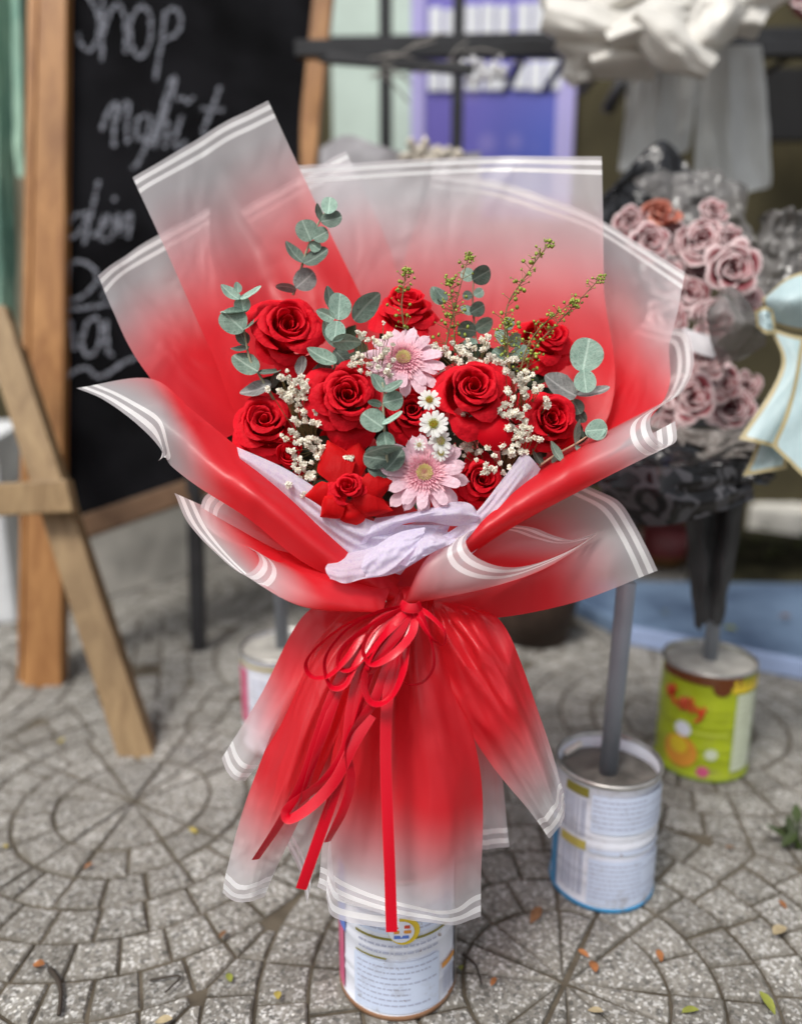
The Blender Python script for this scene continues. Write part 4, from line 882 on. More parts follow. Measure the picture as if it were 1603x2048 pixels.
rose_at(1085, 690, 60, .83, .25, .45, 'open1', 'red rose at the upper right behind green sprigs', 2.6)
rose_at(958, 965, 52, .785, .15, .20, 'open2', 'red rose right of the lower gerbera', 1.9)
rose_at(575, 918, 44, .79, .1, .35, 'bud', 'small red bud below the far left rose', 1.0)
rose_at(655, 884, 32, .82, .0, .3, 'bud', 'dark red bud half hidden behind baby breath', .3)
# drooping guard petal under the right rose, belongs to it
# wide open rose with reflexed petals
sr = add_rose('mid', B(697, 980, .745)+FW*.006, back+UPV*.35+RT*-.05, 42*RR*.70, 'wide open red rose with folded back pointed petals', 'red roses in the bouquet', .5)
def tri_petal(x0, y0, x1, y1, w_, Z0, Z1, tipw=.12, curl=.007):
    d = Vector((x1-x0, y1-y0, 0)); nrm_ = Vector((-d.y, d.x, 0)).normalized()
    V, lip = [], []; nu, nv = 9, 12; tw0 = 1 if int(x1) % 2 else -1
    for a in range(nu):
        u = -1+2*a/(nu-1)
        for b in range(nv):
            v = b/(nv-1); ww = w_*((.45+.62*v/.42) if v < .42 else max(tipw, 1.07*(1-((v-.42)/.58)**1.5*(1-tipw)))); p = Vector((x0, y0, 0))+d*v*(1-.08*u*u)+nrm_*u*ww
            V.append(B(p.x, p.y, Z0+(Z1-Z0)*v+curl*abs(u)**3*v*(1 if u*tw0 > 0 else 2.2)-.004*math.sin(3*v)+.005*v**3+.003*u*tw0*v)); lip.append(.1+.9*max(v**5, abs(u)**6)*v)
    wchild('petal', mesh('petal', V, [(a*nv+b, (a+1)*nv+b, (a+1)*nv+b+1, a*nv+b+1) for a in range(nu-1) for b in range(nv-1)], SCARLET, True, {'lip': lip}), sr)
tri_petal(684, 966, 655, 880, 38, .752, .768); tri_petal(706, 962, 716, 868, 24, .764, .78); tri_petal(714, 984, 790, 958, 28, .750, .752)
tri_petal(708, 998, 786, 1022, 25, .748, .752); tri_petal(697, 1006, 722, 1046, 30, .754, .752, .5); tri_petal(684, 1000, 640, 1034, 26, .748, .748); tri_petal(676, 985, 604, 994, 25, .753, .76)
gp = thing('rose_petal', B(985, 868, .762), 'loose round red petal drooping under the right front rose', 'petal')
V, lip = [], []
for a in range(11):
    for b in range(11):
        u, v = -1+a/5, -1+b/5; s = math.sqrt(max(.0, 1-.5*v*v)); s2 = math.sqrt(1-.5*u*u)
        x, y = u*s, v*s2; V.append(B(988+38*x+4*y, 864+38*y, .762+.008*(x*x+y*y))); lip.append(.6)
wchild('petal_blade', mesh('petal_blade', V, [(a*11+b, (a+1)*11+b, (a+1)*11+b+1, a*11+b+1) for a in range(10) for b in range(10)], RED, True, {'lip': lip}), gp)

# ------------------------------------------------------------------ gerberas and daisies
def ray_petal(L, Wd, mat, nu=5, nv=9, droop=.12, base=.12, notch=.03, ridge=.04, seed=0):
    rr = random.Random(seed); V, lip = [], []; tw_ = rr.uniform(-.2, .2)
    for a in range(nu):
        u = -1+2*a/(nu-1)
        for b in range(nv):
            v = 1-(1-b/(nv-1))**1.9; w_ = Wd*.5*(.35+.65*math.sin(math.pi*min(1, .12+.60*v)))*(1 if v < .82 else max(.10, math.sqrt(max(0, 1-((v-.82)/.182)**2))))
            V.append(Vector((u*w_+tw_*w_*v*.3, base+L*v*(1-.05*abs(u)), ridge*L*(1-abs(u))*.5+ridge*L*math.cos(u*6)*.15-droop*L*(v*v)+.16*L*v+tw_*u*w_*v))); lip.append(v)
    return mesh('petal', V, [(a*nv+b, (a+1)*nv+b, (a+1)*nv+b+1, a*nv+b+1) for a in range(nu-1) for b in range(nv-1)], mat, True, {'lip': lip})
GPET = [ray_petal(1-.12, .285, PINK, droop=d, base=.12, seed=i) for i, d in enumerate((.10, .22, .34, .16))]
def gerbera(x, y, Z, r, tx, ty, label, seed, gaps=()):
    rr = random.Random(seed)
    t_ = thing('gerbera', None, label, 'gerbera', 'pink gerberas in the bouquet', frame(B(x, y, Z), back+RT*tx+UPV*ty, r*RR*(Z+ZO), 0))
    for lay, (n, sc, tilt) in enumerate(((14, 1.0, -.08), (11, .93, .10))):
        for i in range(n):
            a = 2*math.pi*(i+.5*lay)/n+rr.uniform(-.09, .09)
            link('petal', GPET[rr.randrange(4)], t_, Matrix.Translation((0, 0, .04*lay)) @ Matrix.Rotation(a, 4, 'Z') @ Matrix.Rotation(tilt+rr.uniform(-.12, .08), 4, 'X') @ Matrix.Scale(sc*rr.uniform(.92, 1.06), 4))
    geos, lip = [], []
    for ring, (n, r0, L, tl) in enumerate(((42, .26, .30, .22), (40, .25, .25, .42), (36, .23, .19, .65), (32, .21, .14, .9), (28, .19, .10, 1.15))):
        for i in range(n):
            a = 2*math.pi*(i+rr.random()*.6)/n; me = leaf_geo(L*rr.uniform(.8, 1.15), L*.26, 3, .1)
            mt = Matrix.Rotation(a, 4, 'Z') @ Matrix.Translation((0, r0, .06+.035*ring)) @ Matrix.Rotation(tl, 4, 'X')
            geos.append(([mt @ v for v in me[0]], me[1])); lip += [k//3/3 for k in range(len(me[0]))]
    V, Fc = join(geos); o = link('florets', mesh('florets', V, Fc, PINKIN, True, {'lip': lip}), t_, Matrix()); o['kind'] = 'stuff'
    geos = []
    for i in range(110):
        rad = .165*math.sqrt((i+.5)/110); a = i*2.39996; h = .15+.08*(1-(rad/.165)**2)-.11*max(0, 1-rad/.08); s = .010+.010*rad/.165
        c_ = Vector((rad*math.cos(a), rad*math.sin(a), h))
        geos.append(([c_+Vector((s, 0, 0)), c_+Vector((0, s, 0)), c_+Vector((-s, 0, 0)), c_+Vector((0, -s, 0)), c_+Vector((.3*rad*math.cos(a), .3*rad*math.sin(a), .06))], [(0, 1, 4), (1, 2, 4), (2, 3, 4), (3, 0, 4)]))
    o = link('disc', mesh('disc', *join(geos), CREAMD, False), t_, Matrix()); o['kind'] = 'stuff'
    V, Fc = lathe_geo([(.30, -.02), (.26, .06), (.18, .11), (.08, .12), (0, .11)], 24); link('disc_base', mesh('disc_base', V, Fc, PINKIN, True, {'lip': [.2]*len(V)}), t_, Matrix())
gerbera(806, 722, .785, 84, .02, .42, 'pink gerbera above the daisies, partly behind baby breath', 1)
gerbera(848, 948, .757, 92, .0, .20, 'pink gerbera at the lower centre beside the eucalyptus', 2)
DPET = [ray_petal(.72, .30, WHITEP, 3, 6, .10, .26, seed=20+i) for i in range(3)]
def daisy(x, y, Z, r, tx, ty, label, seed, n=14):
    rr = random.Random(seed)
    t_ = thing('daisy', None, label, 'daisy', 'small white daisies in the bouquet', frame(B(x, y, Z), back+RT*tx+UPV*ty, r*RR*(Z+ZO), 0))
    for i in range(n):
        link('petal', DPET[rr.randrange(3)], t_, Matrix.Rotation(2*math.pi*i/n+rr.uniform(-.1, .1), 4, 'Z') @ Matrix.Rotation(rr.uniform(-.15, .12), 4, 'X') @ Matrix.Scale(rr.uniform(.9, 1.08), 4))
    geos = []
    for i in range(46):
        rad = .34*math.sqrt((i+.5)/46); a = i*2.39996; c_ = Vector((rad*math.cos(a), rad*math.sin(a), .06+.16*math.sqrt(max(0, 1-(rad/.36)**2)))); s = .05
        geos.append(([c_+Vector((s, 0, 0)), c_+Vector((0, s, 0)), c_+Vector((-s, 0, 0)), c_+Vector((0, -s, 0)), c_+Vector((0, 0, s*1.3))], [(0, 1, 4), (1, 2, 4), (2, 3, 4), (3, 0, 4)]))
    link('disc', mesh('disc', *join(geos), YELLOW, False), t_, Matrix())
daisy(858, 800, .752, 24, .0, .25, 'topmost white daisy left of the right rose', 1)
daisy(866, 848, .748, 31, .05, .15, 'largest white daisy in the middle of its cluster', 2, 16)
daisy(880, 882, .752, 26, .3, .1, 'white daisy just below the largest one, facing right', 3)
daisy(881, 906, .752, 19, .1, .1, 'white daisy lowest of its cluster above the pink petals', 4, 12)
daisy(838, 890, .752, 14, -.2, .1, 'smallest white daisy half opened over the gerbera', 5, 10)

# ------------------------------------------------------------------ eucalyptus
def disc_leaf(asp, cup, seed, mat, pt=.0):
    rr = random.Random(seed); V = [Vector((0, .5, cup*.0))]; nr, ns = 5, 22
    for k in range(1, nr+1):
        for i in range(ns):
            a = 2*math.pi*i/ns; q_ = k/nr; x = math.cos(a)*.5*asp; y = math.sin(a)*.5
            if pt and y > 0: x *= 1-pt*(y*2)**2
            wv = 1+.03*math.sin(3*a+seed)
            x, y = x*q_*wv, y*q_*wv
            V.append(Vector((x, .5+y, cup*abs(x)*.9+cup*.5*y*y*2+.018*math.sin(2.5*a+seed)*q_)))
    Fc = [(0, 1+i, 1+(i+1) % ns) for i in range(ns)]
    for k in range(nr-1):
        for i in range(ns): Fc.append((1+k*ns+i, 1+(k+1)*ns+i, 1+(k+1)*ns+(i+1) % ns, 1+k*ns+(i+1) % ns))
    return mesh('leaf', V, Fc, mat)
EL = {(m_, s): disc_leaf((.98, .86, .66)[s], (.10, .16, .28)[s], s+1, EUC[m_], (.0, .1, .25)[s]) for m_ in EUC for s in range(3)}
def eleaf(parent, bx, by, tx, ty, wpx, Z, tone, roll=None, dz=.0):
    """leaf from its stalk end (bx,by) to its tip (tx,ty); wpx: seen width; foreshortened by rolling about its axis"""
    p0, p1 = B(bx, by, Z), B(tx, ty, Z+dz); L = (p1-p0).length; y = (p1-p0).normalized()
    Lp = math.hypot(tx-bx, ty-by)
    asp = wpx/Lp; s = 0 if asp > .8 else (1 if asp > .55 else 2); full = (.98, .86, .66)[s]
    n_ = (back-y*back.dot(y)).normalized()
    ang = math.acos(min(1, max(.12, asp/full)))*(roll if roll else rnd.choice((-1, 1)))
    n_ = Matrix.Rotation(ang, 3, y) @ n_; x = y.cross(n_)
    mt = Matrix((x, y, n_)).transposed().to_4x4(); mt.translation = p0
    o = link('leaf', EL[(tone, s)], parent, WM[parent.name].inverted() @ mt @ Matrix.Scale(L, 4))
    return o
def sprig(label, stem, leaves, stemr=.0011, Zs=None, stemmat=EST):
    p0 = B(*stem[0]); t_ = thing('eucalyptus_sprig', p0, label, 'eucalyptus', 'eucalyptus sprigs in the bouquet')
    wchild('stem', mesh('stem', *tube_geo([B(*p) for p in cr(stem, 24)], stemr*1.25, 7, stemr*.7), stemmat), t_)
    for l in leaves: eleaf(t_, *l)
sprig('tall eucalyptus sprig rising at the upper left over clear film', [(586, 590, .832), (600, 545, .828), (612, 505, .824), (632, 455, .82), (650, 425, .82), (662, 402, .818)],
      [(592, 576, 628, 544, 60, .826, 'p', 1), (594, 576, 552, 570, 12, .824, 'p', -1), (606, 530, 570, 486, 26, .822, 'd', 1), (608, 530, 656, 500, 40, .82, 'd', -1), (622, 482, 604, 440, 50, .818, 'm', 1), (626, 478, 656, 462, 50, .816, 'm', -1), (640, 446, 632, 408, 14, .816, 'd', 1), (642, 444, 684, 434, 40, .814, 'd', -1), (656, 428, 660, 394, 36, .81, 'l', 1), (620, 486, 640, 500, 26, .82, 'm', 1)])
sprig('pale eucalyptus sprig at the far left of the roses', [(548, 800, .80), (520, 752, .796), (500, 720, .792), (488, 660, .788), (480, 610, .785), (474, 578, .782)],
      [(478, 602, 442, 572, 24, .78, 'l', 1), (482, 602, 524, 576, 20, .778, 'l', -1), (476, 586, 474, 564, 14, .776, 'l', 1), (482, 592, 488, 626, 54, .784, 'l', 1), (488, 662, 446, 622, 56, .782, 'm', 1), (440, 630, 500, 624, 14, .786, 'l', -1), (488, 664, 528, 630, 15, .78, 'm', -1), (492, 690, 478, 662, 26, .79, 'd', 1), (500, 698, 462, 700, 16, .792, 'd', 1), (516, 745, 466, 712, 44, .79, 'm', 1), (516, 748, 562, 744, 16, .792, 'd', -1), (545, 770, 482, 790, 34, .795, 'p', 1), (540, 775, 556, 740, 12, .797, 'd', 1)])
sprig('pale round eucalyptus cluster between left rose and top rose', [(668, 740, .80), (672, 700, .79), (676, 660, .782), (680, 632, .775)],
      [(676, 640, 680, 586, 44, .772, 'l', 1), (674, 642, 668, 684, 50, .766, 'l', 1), (670, 638, 634, 620, 22, .77, 'l', -1), (668, 628, 652, 574, 26, .785, 'd', 1), (704, 640, 756, 586, 40, .785, 'm', 1), (664, 682, 722, 682, 28, .768, 'm', 1), (672, 730, 614, 700, 34, .78, 'm', 1), (668, 700, 694, 726, 36, .786, 'd', 1), (660, 728, 622, 760, 30, .79, 'd', -1), (606, 712, 600, 752, 26, .786, 'p', 1), (672, 700, 646, 640, 30, .788, 'm', 1)])
sprig('upright eucalyptus sprig hanging in front of the centre', [(776, 945, .755), (770, 880, .748), (766, 820, .744), (768, 785, .742), (764, 765, .742)],
      [(766, 785, 744, 748, 26, .74, 'm', 1), (768, 785, 806, 764, 20, .738, 'm', -1), (766, 806, 806, 796, 40, .741, 'm', 1), (764, 808, 736, 802, 14, .738, 'm', -1), (766, 856, 724, 826, 48, .74, 'm', 1), (766, 852, 806, 826, 14, .736, 'l', -1), (768, 864, 774, 902, 74, .744, 'm', 1), (728, 902, 804, 888, 16, .738, 'm', 1), (774, 920, 726, 912, 60, .752, 'd', 1), (772, 942, 806, 900, 40, .75, 'd', -1), (776, 950, 736, 930, 36, .756, 'd', 1)])
sprig('eucalyptus sprig with pink stem behind the thin green sprays', [(956, 720, .832), (950, 670, .828), (945, 610, .824), (946, 565, .82), (948, 540, .82)],
      [(944, 560, 980, 540, 34, .818, 'd', 1), (946, 558, 922, 542, 30, .82, 'l', 1), (944, 590, 924, 592, 20, .82, 'd', 1), (948, 592, 966, 580, 22, .82, 'l', -1), (946, 628, 920, 614, 22, .822, 'l', 1), (940, 626, 968, 610, 28, .818, 'd', 1), (950, 660, 984, 640, 28, .822, 'm', 1), (952, 662, 914, 656, 32, .824, 'd', -1), (956, 690, 926, 684, 24, .826, 'm', 1), (884, 610, 864, 574, 32, .825, 'm', 1), (892, 604, 870, 578, 24, .822, 'd', 1)], stemmat=M('pinkish stem', (.42, .24, .17), .6))
sprig('large leaved eucalyptus at the right over red film', [(1130, 850, .81), (1145, 800, .805), (1160, 760, .80), (1166, 735, .80)],
      [(1164, 744, 1178, 676, 72, .795, 'l', 1), (1166, 740, 1172, 786, 66, .79, 'l', 1), (1150, 795, 1088, 752, 54, .80, 'p', 1), (1148, 794, 1218, 780, 24, .802, 'p', -1), (1144, 800, 1160, 828, 30, .806, 'd', 1), (1150, 820, 1170, 844, 22, .81, 'd', 1)])
sprig('slender eucalyptus shoot with a round tip at the lower right', [(1072, 936, .795), (1110, 910, .79), (1150, 888, .785), (1180, 868, .782)],
      [(1172, 862, 1214, 858, 42, .775, 'l', 1), (1176, 876, 1206, 842, 36, .778, 'l', -1), (1146, 892, 1154, 838, 20, .785, 'm', 1), (1148, 892, 1166, 906, 14, .785, 'm', -1), (1122, 925, 1098, 884, 22, .78, 'm', 1), (1106, 912, 1124, 936, 18, .786, 'm', 1), (1082, 930, 1064, 896, 22, .795, 'd', 1), (1075, 900, 1050, 884, 20, .80, 'd', 1)], stemmat=M('rosy stem', (.50, .30, .20), .6))
sprig('pale eucalyptus leaves under the lime sprays at upper right', [(1020, 760, .82), (1014, 700, .815), (1012, 650, .812)],
      [(1014, 690, 992, 660, 30, .81, 'l', 1), (1016, 690, 1040, 670, 26, .812, 'm', 1), (1014, 660, 1018, 634, 24, .812, 'l', 1), (1018, 720, 984, 700, 34, .815, 'm', 1), (1020, 724, 1056, 694, 32, .815, 'm', -1), (1016, 740, 1000, 712, 30, .818, 'd', 1)])
# dark filler leaves between heads
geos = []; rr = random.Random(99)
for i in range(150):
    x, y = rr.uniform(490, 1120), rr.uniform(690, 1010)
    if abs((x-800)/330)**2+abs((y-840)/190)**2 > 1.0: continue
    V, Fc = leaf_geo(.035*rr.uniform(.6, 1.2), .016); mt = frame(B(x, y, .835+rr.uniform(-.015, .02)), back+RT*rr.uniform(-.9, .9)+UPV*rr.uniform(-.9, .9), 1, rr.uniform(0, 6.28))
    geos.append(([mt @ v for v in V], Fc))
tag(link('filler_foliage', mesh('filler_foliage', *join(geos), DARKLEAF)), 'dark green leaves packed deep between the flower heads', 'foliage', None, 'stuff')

# ------------------------------------------------------------------ baby's breath
def bloom_mesh(seed):
    rr = random.Random(seed); geos = []
    for i in range(26):
        z = Vector((rr.gauss(0, .7), rr.gauss(0, .7), rr.uniform(.15, 1))).normalized()
        V, Fc = leaf_geo(.60*rr.uniform(.8, 1.15), .58, 3, .25)
        mt = frame(Vector((0, 0, 0))+z*.18, z.cross(Vector((rr.random(), rr.random(), rr.random()))).normalized()*.8+z*.5, 1, rr.uniform(0, 6.28))
        x_ = z.cross(Vector((rr.random()-.5, rr.random()-.5, rr.random()-.5))).normalized(); y = (x_.cross(z)*.85+z*.5).normalized(); n_ = x_.cross(y)
        mt = Matrix((x_, y, n_)).transposed().to_4x4(); mt.translation = z*.42-y*.22
        geos.append(([mt @ v for v in V], Fc))
    return mesh('blossom', *join(geos), GYPS)
BLO = [bloom_mesh(i) for i in range(5)]
def gyps(label, base, pts, Z, seed):
    rr = random.Random(seed); t_ = thing('babys_breath', B(*base), label, "baby's breath", 'sprays of baby breath in the bouquet')
    geos = []; bx, by, bz = base
    for (x, y, r) in pts:
        z = Z+rr.uniform(-.006, .008); p = B(x, y, z)
        link('blossom', BLO[rr.randrange(5)], t_, WM[t_.name].inverted() @ frame(p, back+RT*rr.uniform(-.7, .7)+UPV*rr.uniform(-.4, .8), r*RR*(z+ZO)*1.38, rr.uniform(0, 6)))
        q_ = B((x+bx)/2+rr.uniform(-10, 10), (y+by)/2+rr.uniform(-4, 12), (z+bz)/2); geos.append(tube_geo(cr([p+FW*.002, q_, B(bx, by, bz)], 8), .00032, 4, .0005, False))
    wchild('stems', mesh('stems', *join(geos), GSTEM), t_)
def rp(lst, seed, extra=0, spread=12):
    rr = random.Random(seed); out = [(x, y, r) for x, y, r in lst]
    for i in range(extra):
        x, y, r = lst[rr.randrange(len(lst))]; out.append((x+rr.uniform(-spread, spread), y+rr.uniform(-spread, spread), rr.uniform(5, 9)))
    return out
gyps('baby breath cluster between the two left roses', (620, 900, .82), rp([(537, 779, 8), (563, 756, 8), (577, 756, 8), (592, 764, 9), (603, 756, 9), (560, 781, 9), (573, 788, 9), (586, 785, 9), (597, 790, 10), (611, 776, 11), (607, 786, 9), (581, 772, 9), (616, 768, 9), (566, 792, 8)], 1, 20, 15), .775, 1)
gyps('baby breath hanging in a line below the left roses', (635, 900, .82), rp([(597, 811, 8), (607, 825, 9), (634, 824, 10), (587, 841, 9), (597, 846, 9), (609, 842, 9), (635, 848, 9), (582, 863, 8), (592, 870, 8), (571, 879, 8), (601, 885, 9), (618, 880, 10), (631, 883, 10), (626, 898, 9), (642, 894, 9), (584, 902, 9), (636, 915, 7)], 2, 16, 15), .77, 2)
gyps('lowest baby breath trailing onto the lavender strip', (640, 920, .81), rp([(601, 918, 8), (604, 928, 7), (597, 940, 9), (606, 938, 8), (622, 926, 6), (600, 957, 7), (616, 954, 8), (625, 955, 7), (577, 971, 9), (602, 978, 8), (608, 989, 8), (694, 917, 9), (693, 928, 7)], 3, 7), .765, 3)
gyps('creamy baby breath over the left of the upper gerbera', (745, 800, .81), rp([(715, 665, 6), (728, 668, 6), (734, 680, 7), (747, 676, 5), (766, 646, 5), (770, 676, 7), (760, 690, 7), (773, 700, 8), (708, 718, 8), (716, 712, 7), (722, 724, 8), (710, 728, 7), (738, 728, 7), (750, 720, 7), (762, 714, 8), (775, 742, 9), (780, 750, 8), (778, 732, 7), (720, 742, 6), (740, 748, 6), (756, 735, 7), (786, 690, 6)], 4, 12), .765, 4)
gyps('baby breath above the right front rose', (960, 780, .82), rp([(878, 702, 8), (890, 697, 7), (897, 709, 9), (906, 718, 7), (919, 724, 9), (883, 740, 8), (925, 705, 9), (938, 692, 8), (949, 698, 8), (938, 712, 7), (964, 680, 9), (972, 690, 9), (978, 676, 7), (966, 700, 8), (983, 714, 10), (995, 722, 9), (1004, 728, 9), (1012, 724, 9), (958, 727, 9), (945, 730, 7)], 5, 21, 15), .79, 5)
gyps('baby breath hanging at the right of the front rose', (1030, 850, .82), rp([(1030, 719, 8), (1012, 742, 9), (1022, 748, 8), (1050, 744, 8), (1063, 750, 7), (1029, 764, 9), (1041, 766, 9), (1052, 760, 9), (1069, 780, 9), (1082, 775, 9), (1014, 780, 8), (1048, 790, 10), (1044, 783, 7), (1095, 811, 11), (1027, 798, 8), (1052, 816, 9), (1010, 810, 9), (998, 820, 9), (1005, 830, 8), (1022, 830, 10), (1040, 832, 10), (1032, 822, 8)], 6, 19, 15), .76, 6)
gyps('baby breath spray under the right front rose', (980, 940, .82), rp([(930, 856, 8), (940, 842, 7), (948, 856, 7), (925, 868, 8), (942, 870, 7), (934, 880, 7), (910, 895, 8), (930, 898, 8), (938, 890, 8), (955, 906, 7), (925, 830, 6)], 7, 22, 15), .785, 7)
gyps('baby breath spray over the far right rose edge', (1010, 940, .82), rp([(1015, 857, 9), (1033, 862, 8), (1042, 868, 9), (1055, 870, 9), (1066, 876, 7), (1046, 855, 8), (1003, 890, 9), (1016, 880, 8), (1026, 892, 7), (974, 895, 8), (1035, 890, 8), (1010, 905, 8), (1020, 912, 7), (988, 912, 7), (1044, 880, 7), (990, 940, 8), (968, 935, 6), (974, 946, 6), (1006, 945, 7), (1018, 935, 7), (1000, 926, 6), (1052, 905, 7)], 8, 22, 15), .768, 8)

# ------------------------------------------------------------------ lime pennycress sprays
def spray(label, stem, n, seed, pr_=5.0, top=.55):
    rr = random.Random(seed); t_ = thing('seed_spray', B(*stem[0]), label, 'seed spray', 'lime green seed sprays in the bouquet')
    cv = cr(stem, 40); geos = [tube_geo([B(*p) for p in cv], .0009, 5, .0004)]; pods = []
    for i in range(n):
        f = rr.random()**.8; k = min(38, int(f*39)); p = cv[k]; tight = 1-f*top
        a = rr.uniform(0, 6.28); L = rr.uniform(8, 30)*tight+4
        q_ = (p[0]+L*math.cos(a), p[1]+L*math.sin(a)*.5-L*.5, p[2]+rr.uniform(-.008, .008))
        geos.append(tube_geo([B(*p), B(*q_)], .0003, 4, .0002, False))
        c_ = B(*q_); s = pr_*rr.uniform(.35, .95)*RR*.70*(.6+.4*tight)
        mt = frame(c_, back+RT*rr.uniform(-1, 1)+UPV*rr.uniform(-1, 1), s, 0)
        Vp = [Vector((math.cos(2*math.pi*j/8), math.sin(2*math.pi*j/8)*1.15, 0)) for j in range(8)]+[Vector((0, 0, .45)), Vector((0, 0, -.45))]
        pods.append(([mt @ v for v in Vp], [(j, (j+1) % 8, 8) for j in range(8)]+[((j+1) % 8, j, 9) for j in range(8)]))
    for i in range(20):
        p = cv[39]; q_ = B(p[0]+rr.uniform(-8, 8), p[1]+rr.uniform(-4, 12), p[2]+rr.uniform(-.004, .004)); s = rr.uniform(2, 4)*RR*.74
        pods.append(([q_+Vector(v)*s for v in ((1, 0, 0), (-1, 0, 0), (0, 1, 0), (0, -1, 0), (0, 0, 1), (0, 0, -1))], [(0, 2, 4), (2, 1, 4), (1, 3, 4), (3, 0, 4), (2, 0, 5), (1, 2, 5), (3, 1, 5), (0, 3, 5)]))
    wchild('stem', mesh('stem', *join(geos), GREENST), t_)
    wchild('seed_pods', mesh('seed_pods', *join(pods), POD), t_)['kind'] = 'stuff'
spray('short lime seed spray standing before the top rose', [(808, 660, .795), (803, 610, .79), (808, 570, .788), (812, 540, .786)], 34, 1, 5.5)
spray('lime seed spray leaning right beside round eucalyptus', [(886, 712, .80), (900, 650, .80), (918, 580, .80), (938, 508, .80)], 42, 2)
spray('second lime seed spray rising left of the pink stemmed eucalyptus', [(908, 706, .80), (908, 640, .798), (902, 590, .796), (898, 560, .796)], 44, 3)
spray('tallest lime seed spray reaching up at the right', [(1010, 720, .80), (1012, 620, .80), (1045, 560, .80), (1098, 484, .80)], 56, 4, 6)
spray('lime seed spray slanting farthest to the right', [(1046, 764, .79), (1066, 700, .79), (1120, 640, .79), (1202, 554, .79)], 70, 5, 5)
spray('lower lime seed spray crossing the upper right rose', [(1040, 740, .785), (1056, 690, .785), (1085, 650, .785), (1146, 602, .785)], 44, 6, 5)
spray('dense green flower spike above the right baby breath', [(1018, 740, .79), (1015, 700, .788), (1014, 660, .786), (1018, 640, .786)], 60, 7, 4)

# ------------------------------------------------------------------ red satin ribbon bow
rbw = thing('ribbon_bow', B(822, 1214, .745), 'thin red satin ribbon tied in loops with long tails', 'ribbon bow')
def ribbon(name, pts, width, twist=(0,), n=60):
    """pts in pixels/depth; width in px; twist: angles of the ribbon face from facing the viewer"""
    cv = cr(pts, n); C = [B(*p) for p in cv]; V, rim = [], []
    tw_ = cr([(a, 0, 0) for a in twist], n) if len(twist) > 1 else [Vector((twist[0], 0, 0))]*n
    for i, c_ in enumerate(C):
        t_ = (C[min(n-1, i+1)]-C[max(0, i-1)]).normalized(); s = t_.cross(back).normalized(); f_ = s.cross(t_)
        a = math.radians(tw_[i].x*.86); d = s*math.cos(a)+f_*math.sin(a); w_ = width*RR*.70*.5
        for k in (-1, -.8, 0, .8, 1): V.append(c_+d*w_*k+f_*.0004*(1-k*k)); rim.append((1-abs(k))*w_)
    Fc = [(5*i+k, 5*i+k+1, 5*i+k+6, 5*i+k+5) for i in range(n-1) for k in range(4)]
    wchild(name, mesh(name, V, Fc, RIBBON, True, {'rim': rim}), rbw)
ribbon('loop', [(822, 1212, .752), (770, 1222, .745), (700, 1245, .735), (640, 1288, .728), (612, 1325, .728), (622, 1352, .725), (655, 1352, .722), (692, 1318, .725), (730, 1268, .735), (800, 1222, .747)], 15, (60, 70, 78, 80, 76, 80, 60, 30, 20))
ribbon('loop', [(822, 1214, .75), (780, 1232, .738), (740, 1262, .728), (726, 1300, .722), (738, 1326, .72), (762, 1324, .718), (800, 1296, .722), (826, 1260, .735), (826, 1218, .748)], 17, (30, 50, 70, 78, 70, 45, 30, 10))
ribbon('loop', [(820, 1214, .75), (790, 1250, .738), (748, 1310, .728), (728, 1360, .722), (736, 1398, .718), (758, 1408, .716), (786, 1388, .718), (806, 1340, .724), (812, 1280, .735), (824, 1220, .748)], 18, (0, 20, 40, 60, 75, 78, 60, 20, 10))
ribbon('loop', [(826, 1214, .75), (838, 1222, .742), (852, 1250, .735), (866, 1300, .728), (866, 1336, .724), (848, 1362, .722), (824, 1370, .722), (808, 1366, .724)], 14, (20, 50, 75, 80, 70, 66, 70, 80))
ribbon('loop', [(818, 1214, .75), (760, 1240, .737), (690, 1290, .728), (676, 1330, .724), (700, 1340, .722), (742, 1300, .726), (796, 1240, .738), (822, 1216, .748)], 13, (10, 30, 50, 70, 75, 60, 30, 10))
ribbon('loop', [(830, 1214, .75), (858, 1230, .742), (888, 1262, .736), (886, 1290, .732), (862, 1276, .73), (838, 1240, .738), (826, 1216, .748)], 12, (20, 50, 70, 78, 70, 40, 10))
ribbon('loop', [(820, 1212, .748), (800, 1260, .735), (770, 1300, .728), (742, 1340, .724), (734, 1330, .722), (760, 1280, .728), (800, 1236, .74), (824, 1214, .75)], 20, (0, 10, 20, 60, 80, 30, 10))
ribbon('knot', [(800, 1208, .746), (815, 1216, .738), (832, 1216, .738), (842, 1211, .746)], 19, (0,), 20)
ribbon('tail', [(818, 1214, .75), (750, 1250, .738), (700, 1320, .73), (662, 1400, .727), (634, 1480, .727), (606, 1560, .728), (560, 1645, .732), (511, 1719, .738)], 21, (10, 0, 0, 10, 20, 30, 45, 60))
ribbon('tail', [(818, 1216, .75), (760, 1250, .738), (722, 1330, .73), (702, 1420, .727), (690, 1500, .726), (650, 1560, .726), (600, 1598, .728), (572, 1622, .726), (580, 1638, .722), (622, 1612, .72), (670, 1560, .722), (706, 1490, .724), (742, 1430, .728)], 21, (0, 0, 5, 10, 20, 35, 20, 60, 40, 0, 0, 10), 90)
ribbon('tail', [(820, 1216, .75), (770, 1270, .736), (736, 1350, .73), (708, 1440, .727), (684, 1530, .727), (664, 1600, .727), (636, 1680, .73), (602, 1778, .735)], 22, (0, 0, 10, 5, 0, 10, 0, 15))
ribbon('tail', [(822, 1216, .75), (790, 1290, .736), (748, 1400, .728), (706, 1462, .724), (694, 1500, .724), (702, 1560, .726), (686, 1620, .728), (654, 1684, .732)], 20, (0, 10, 20, 60, 70, 40, 30, 60))
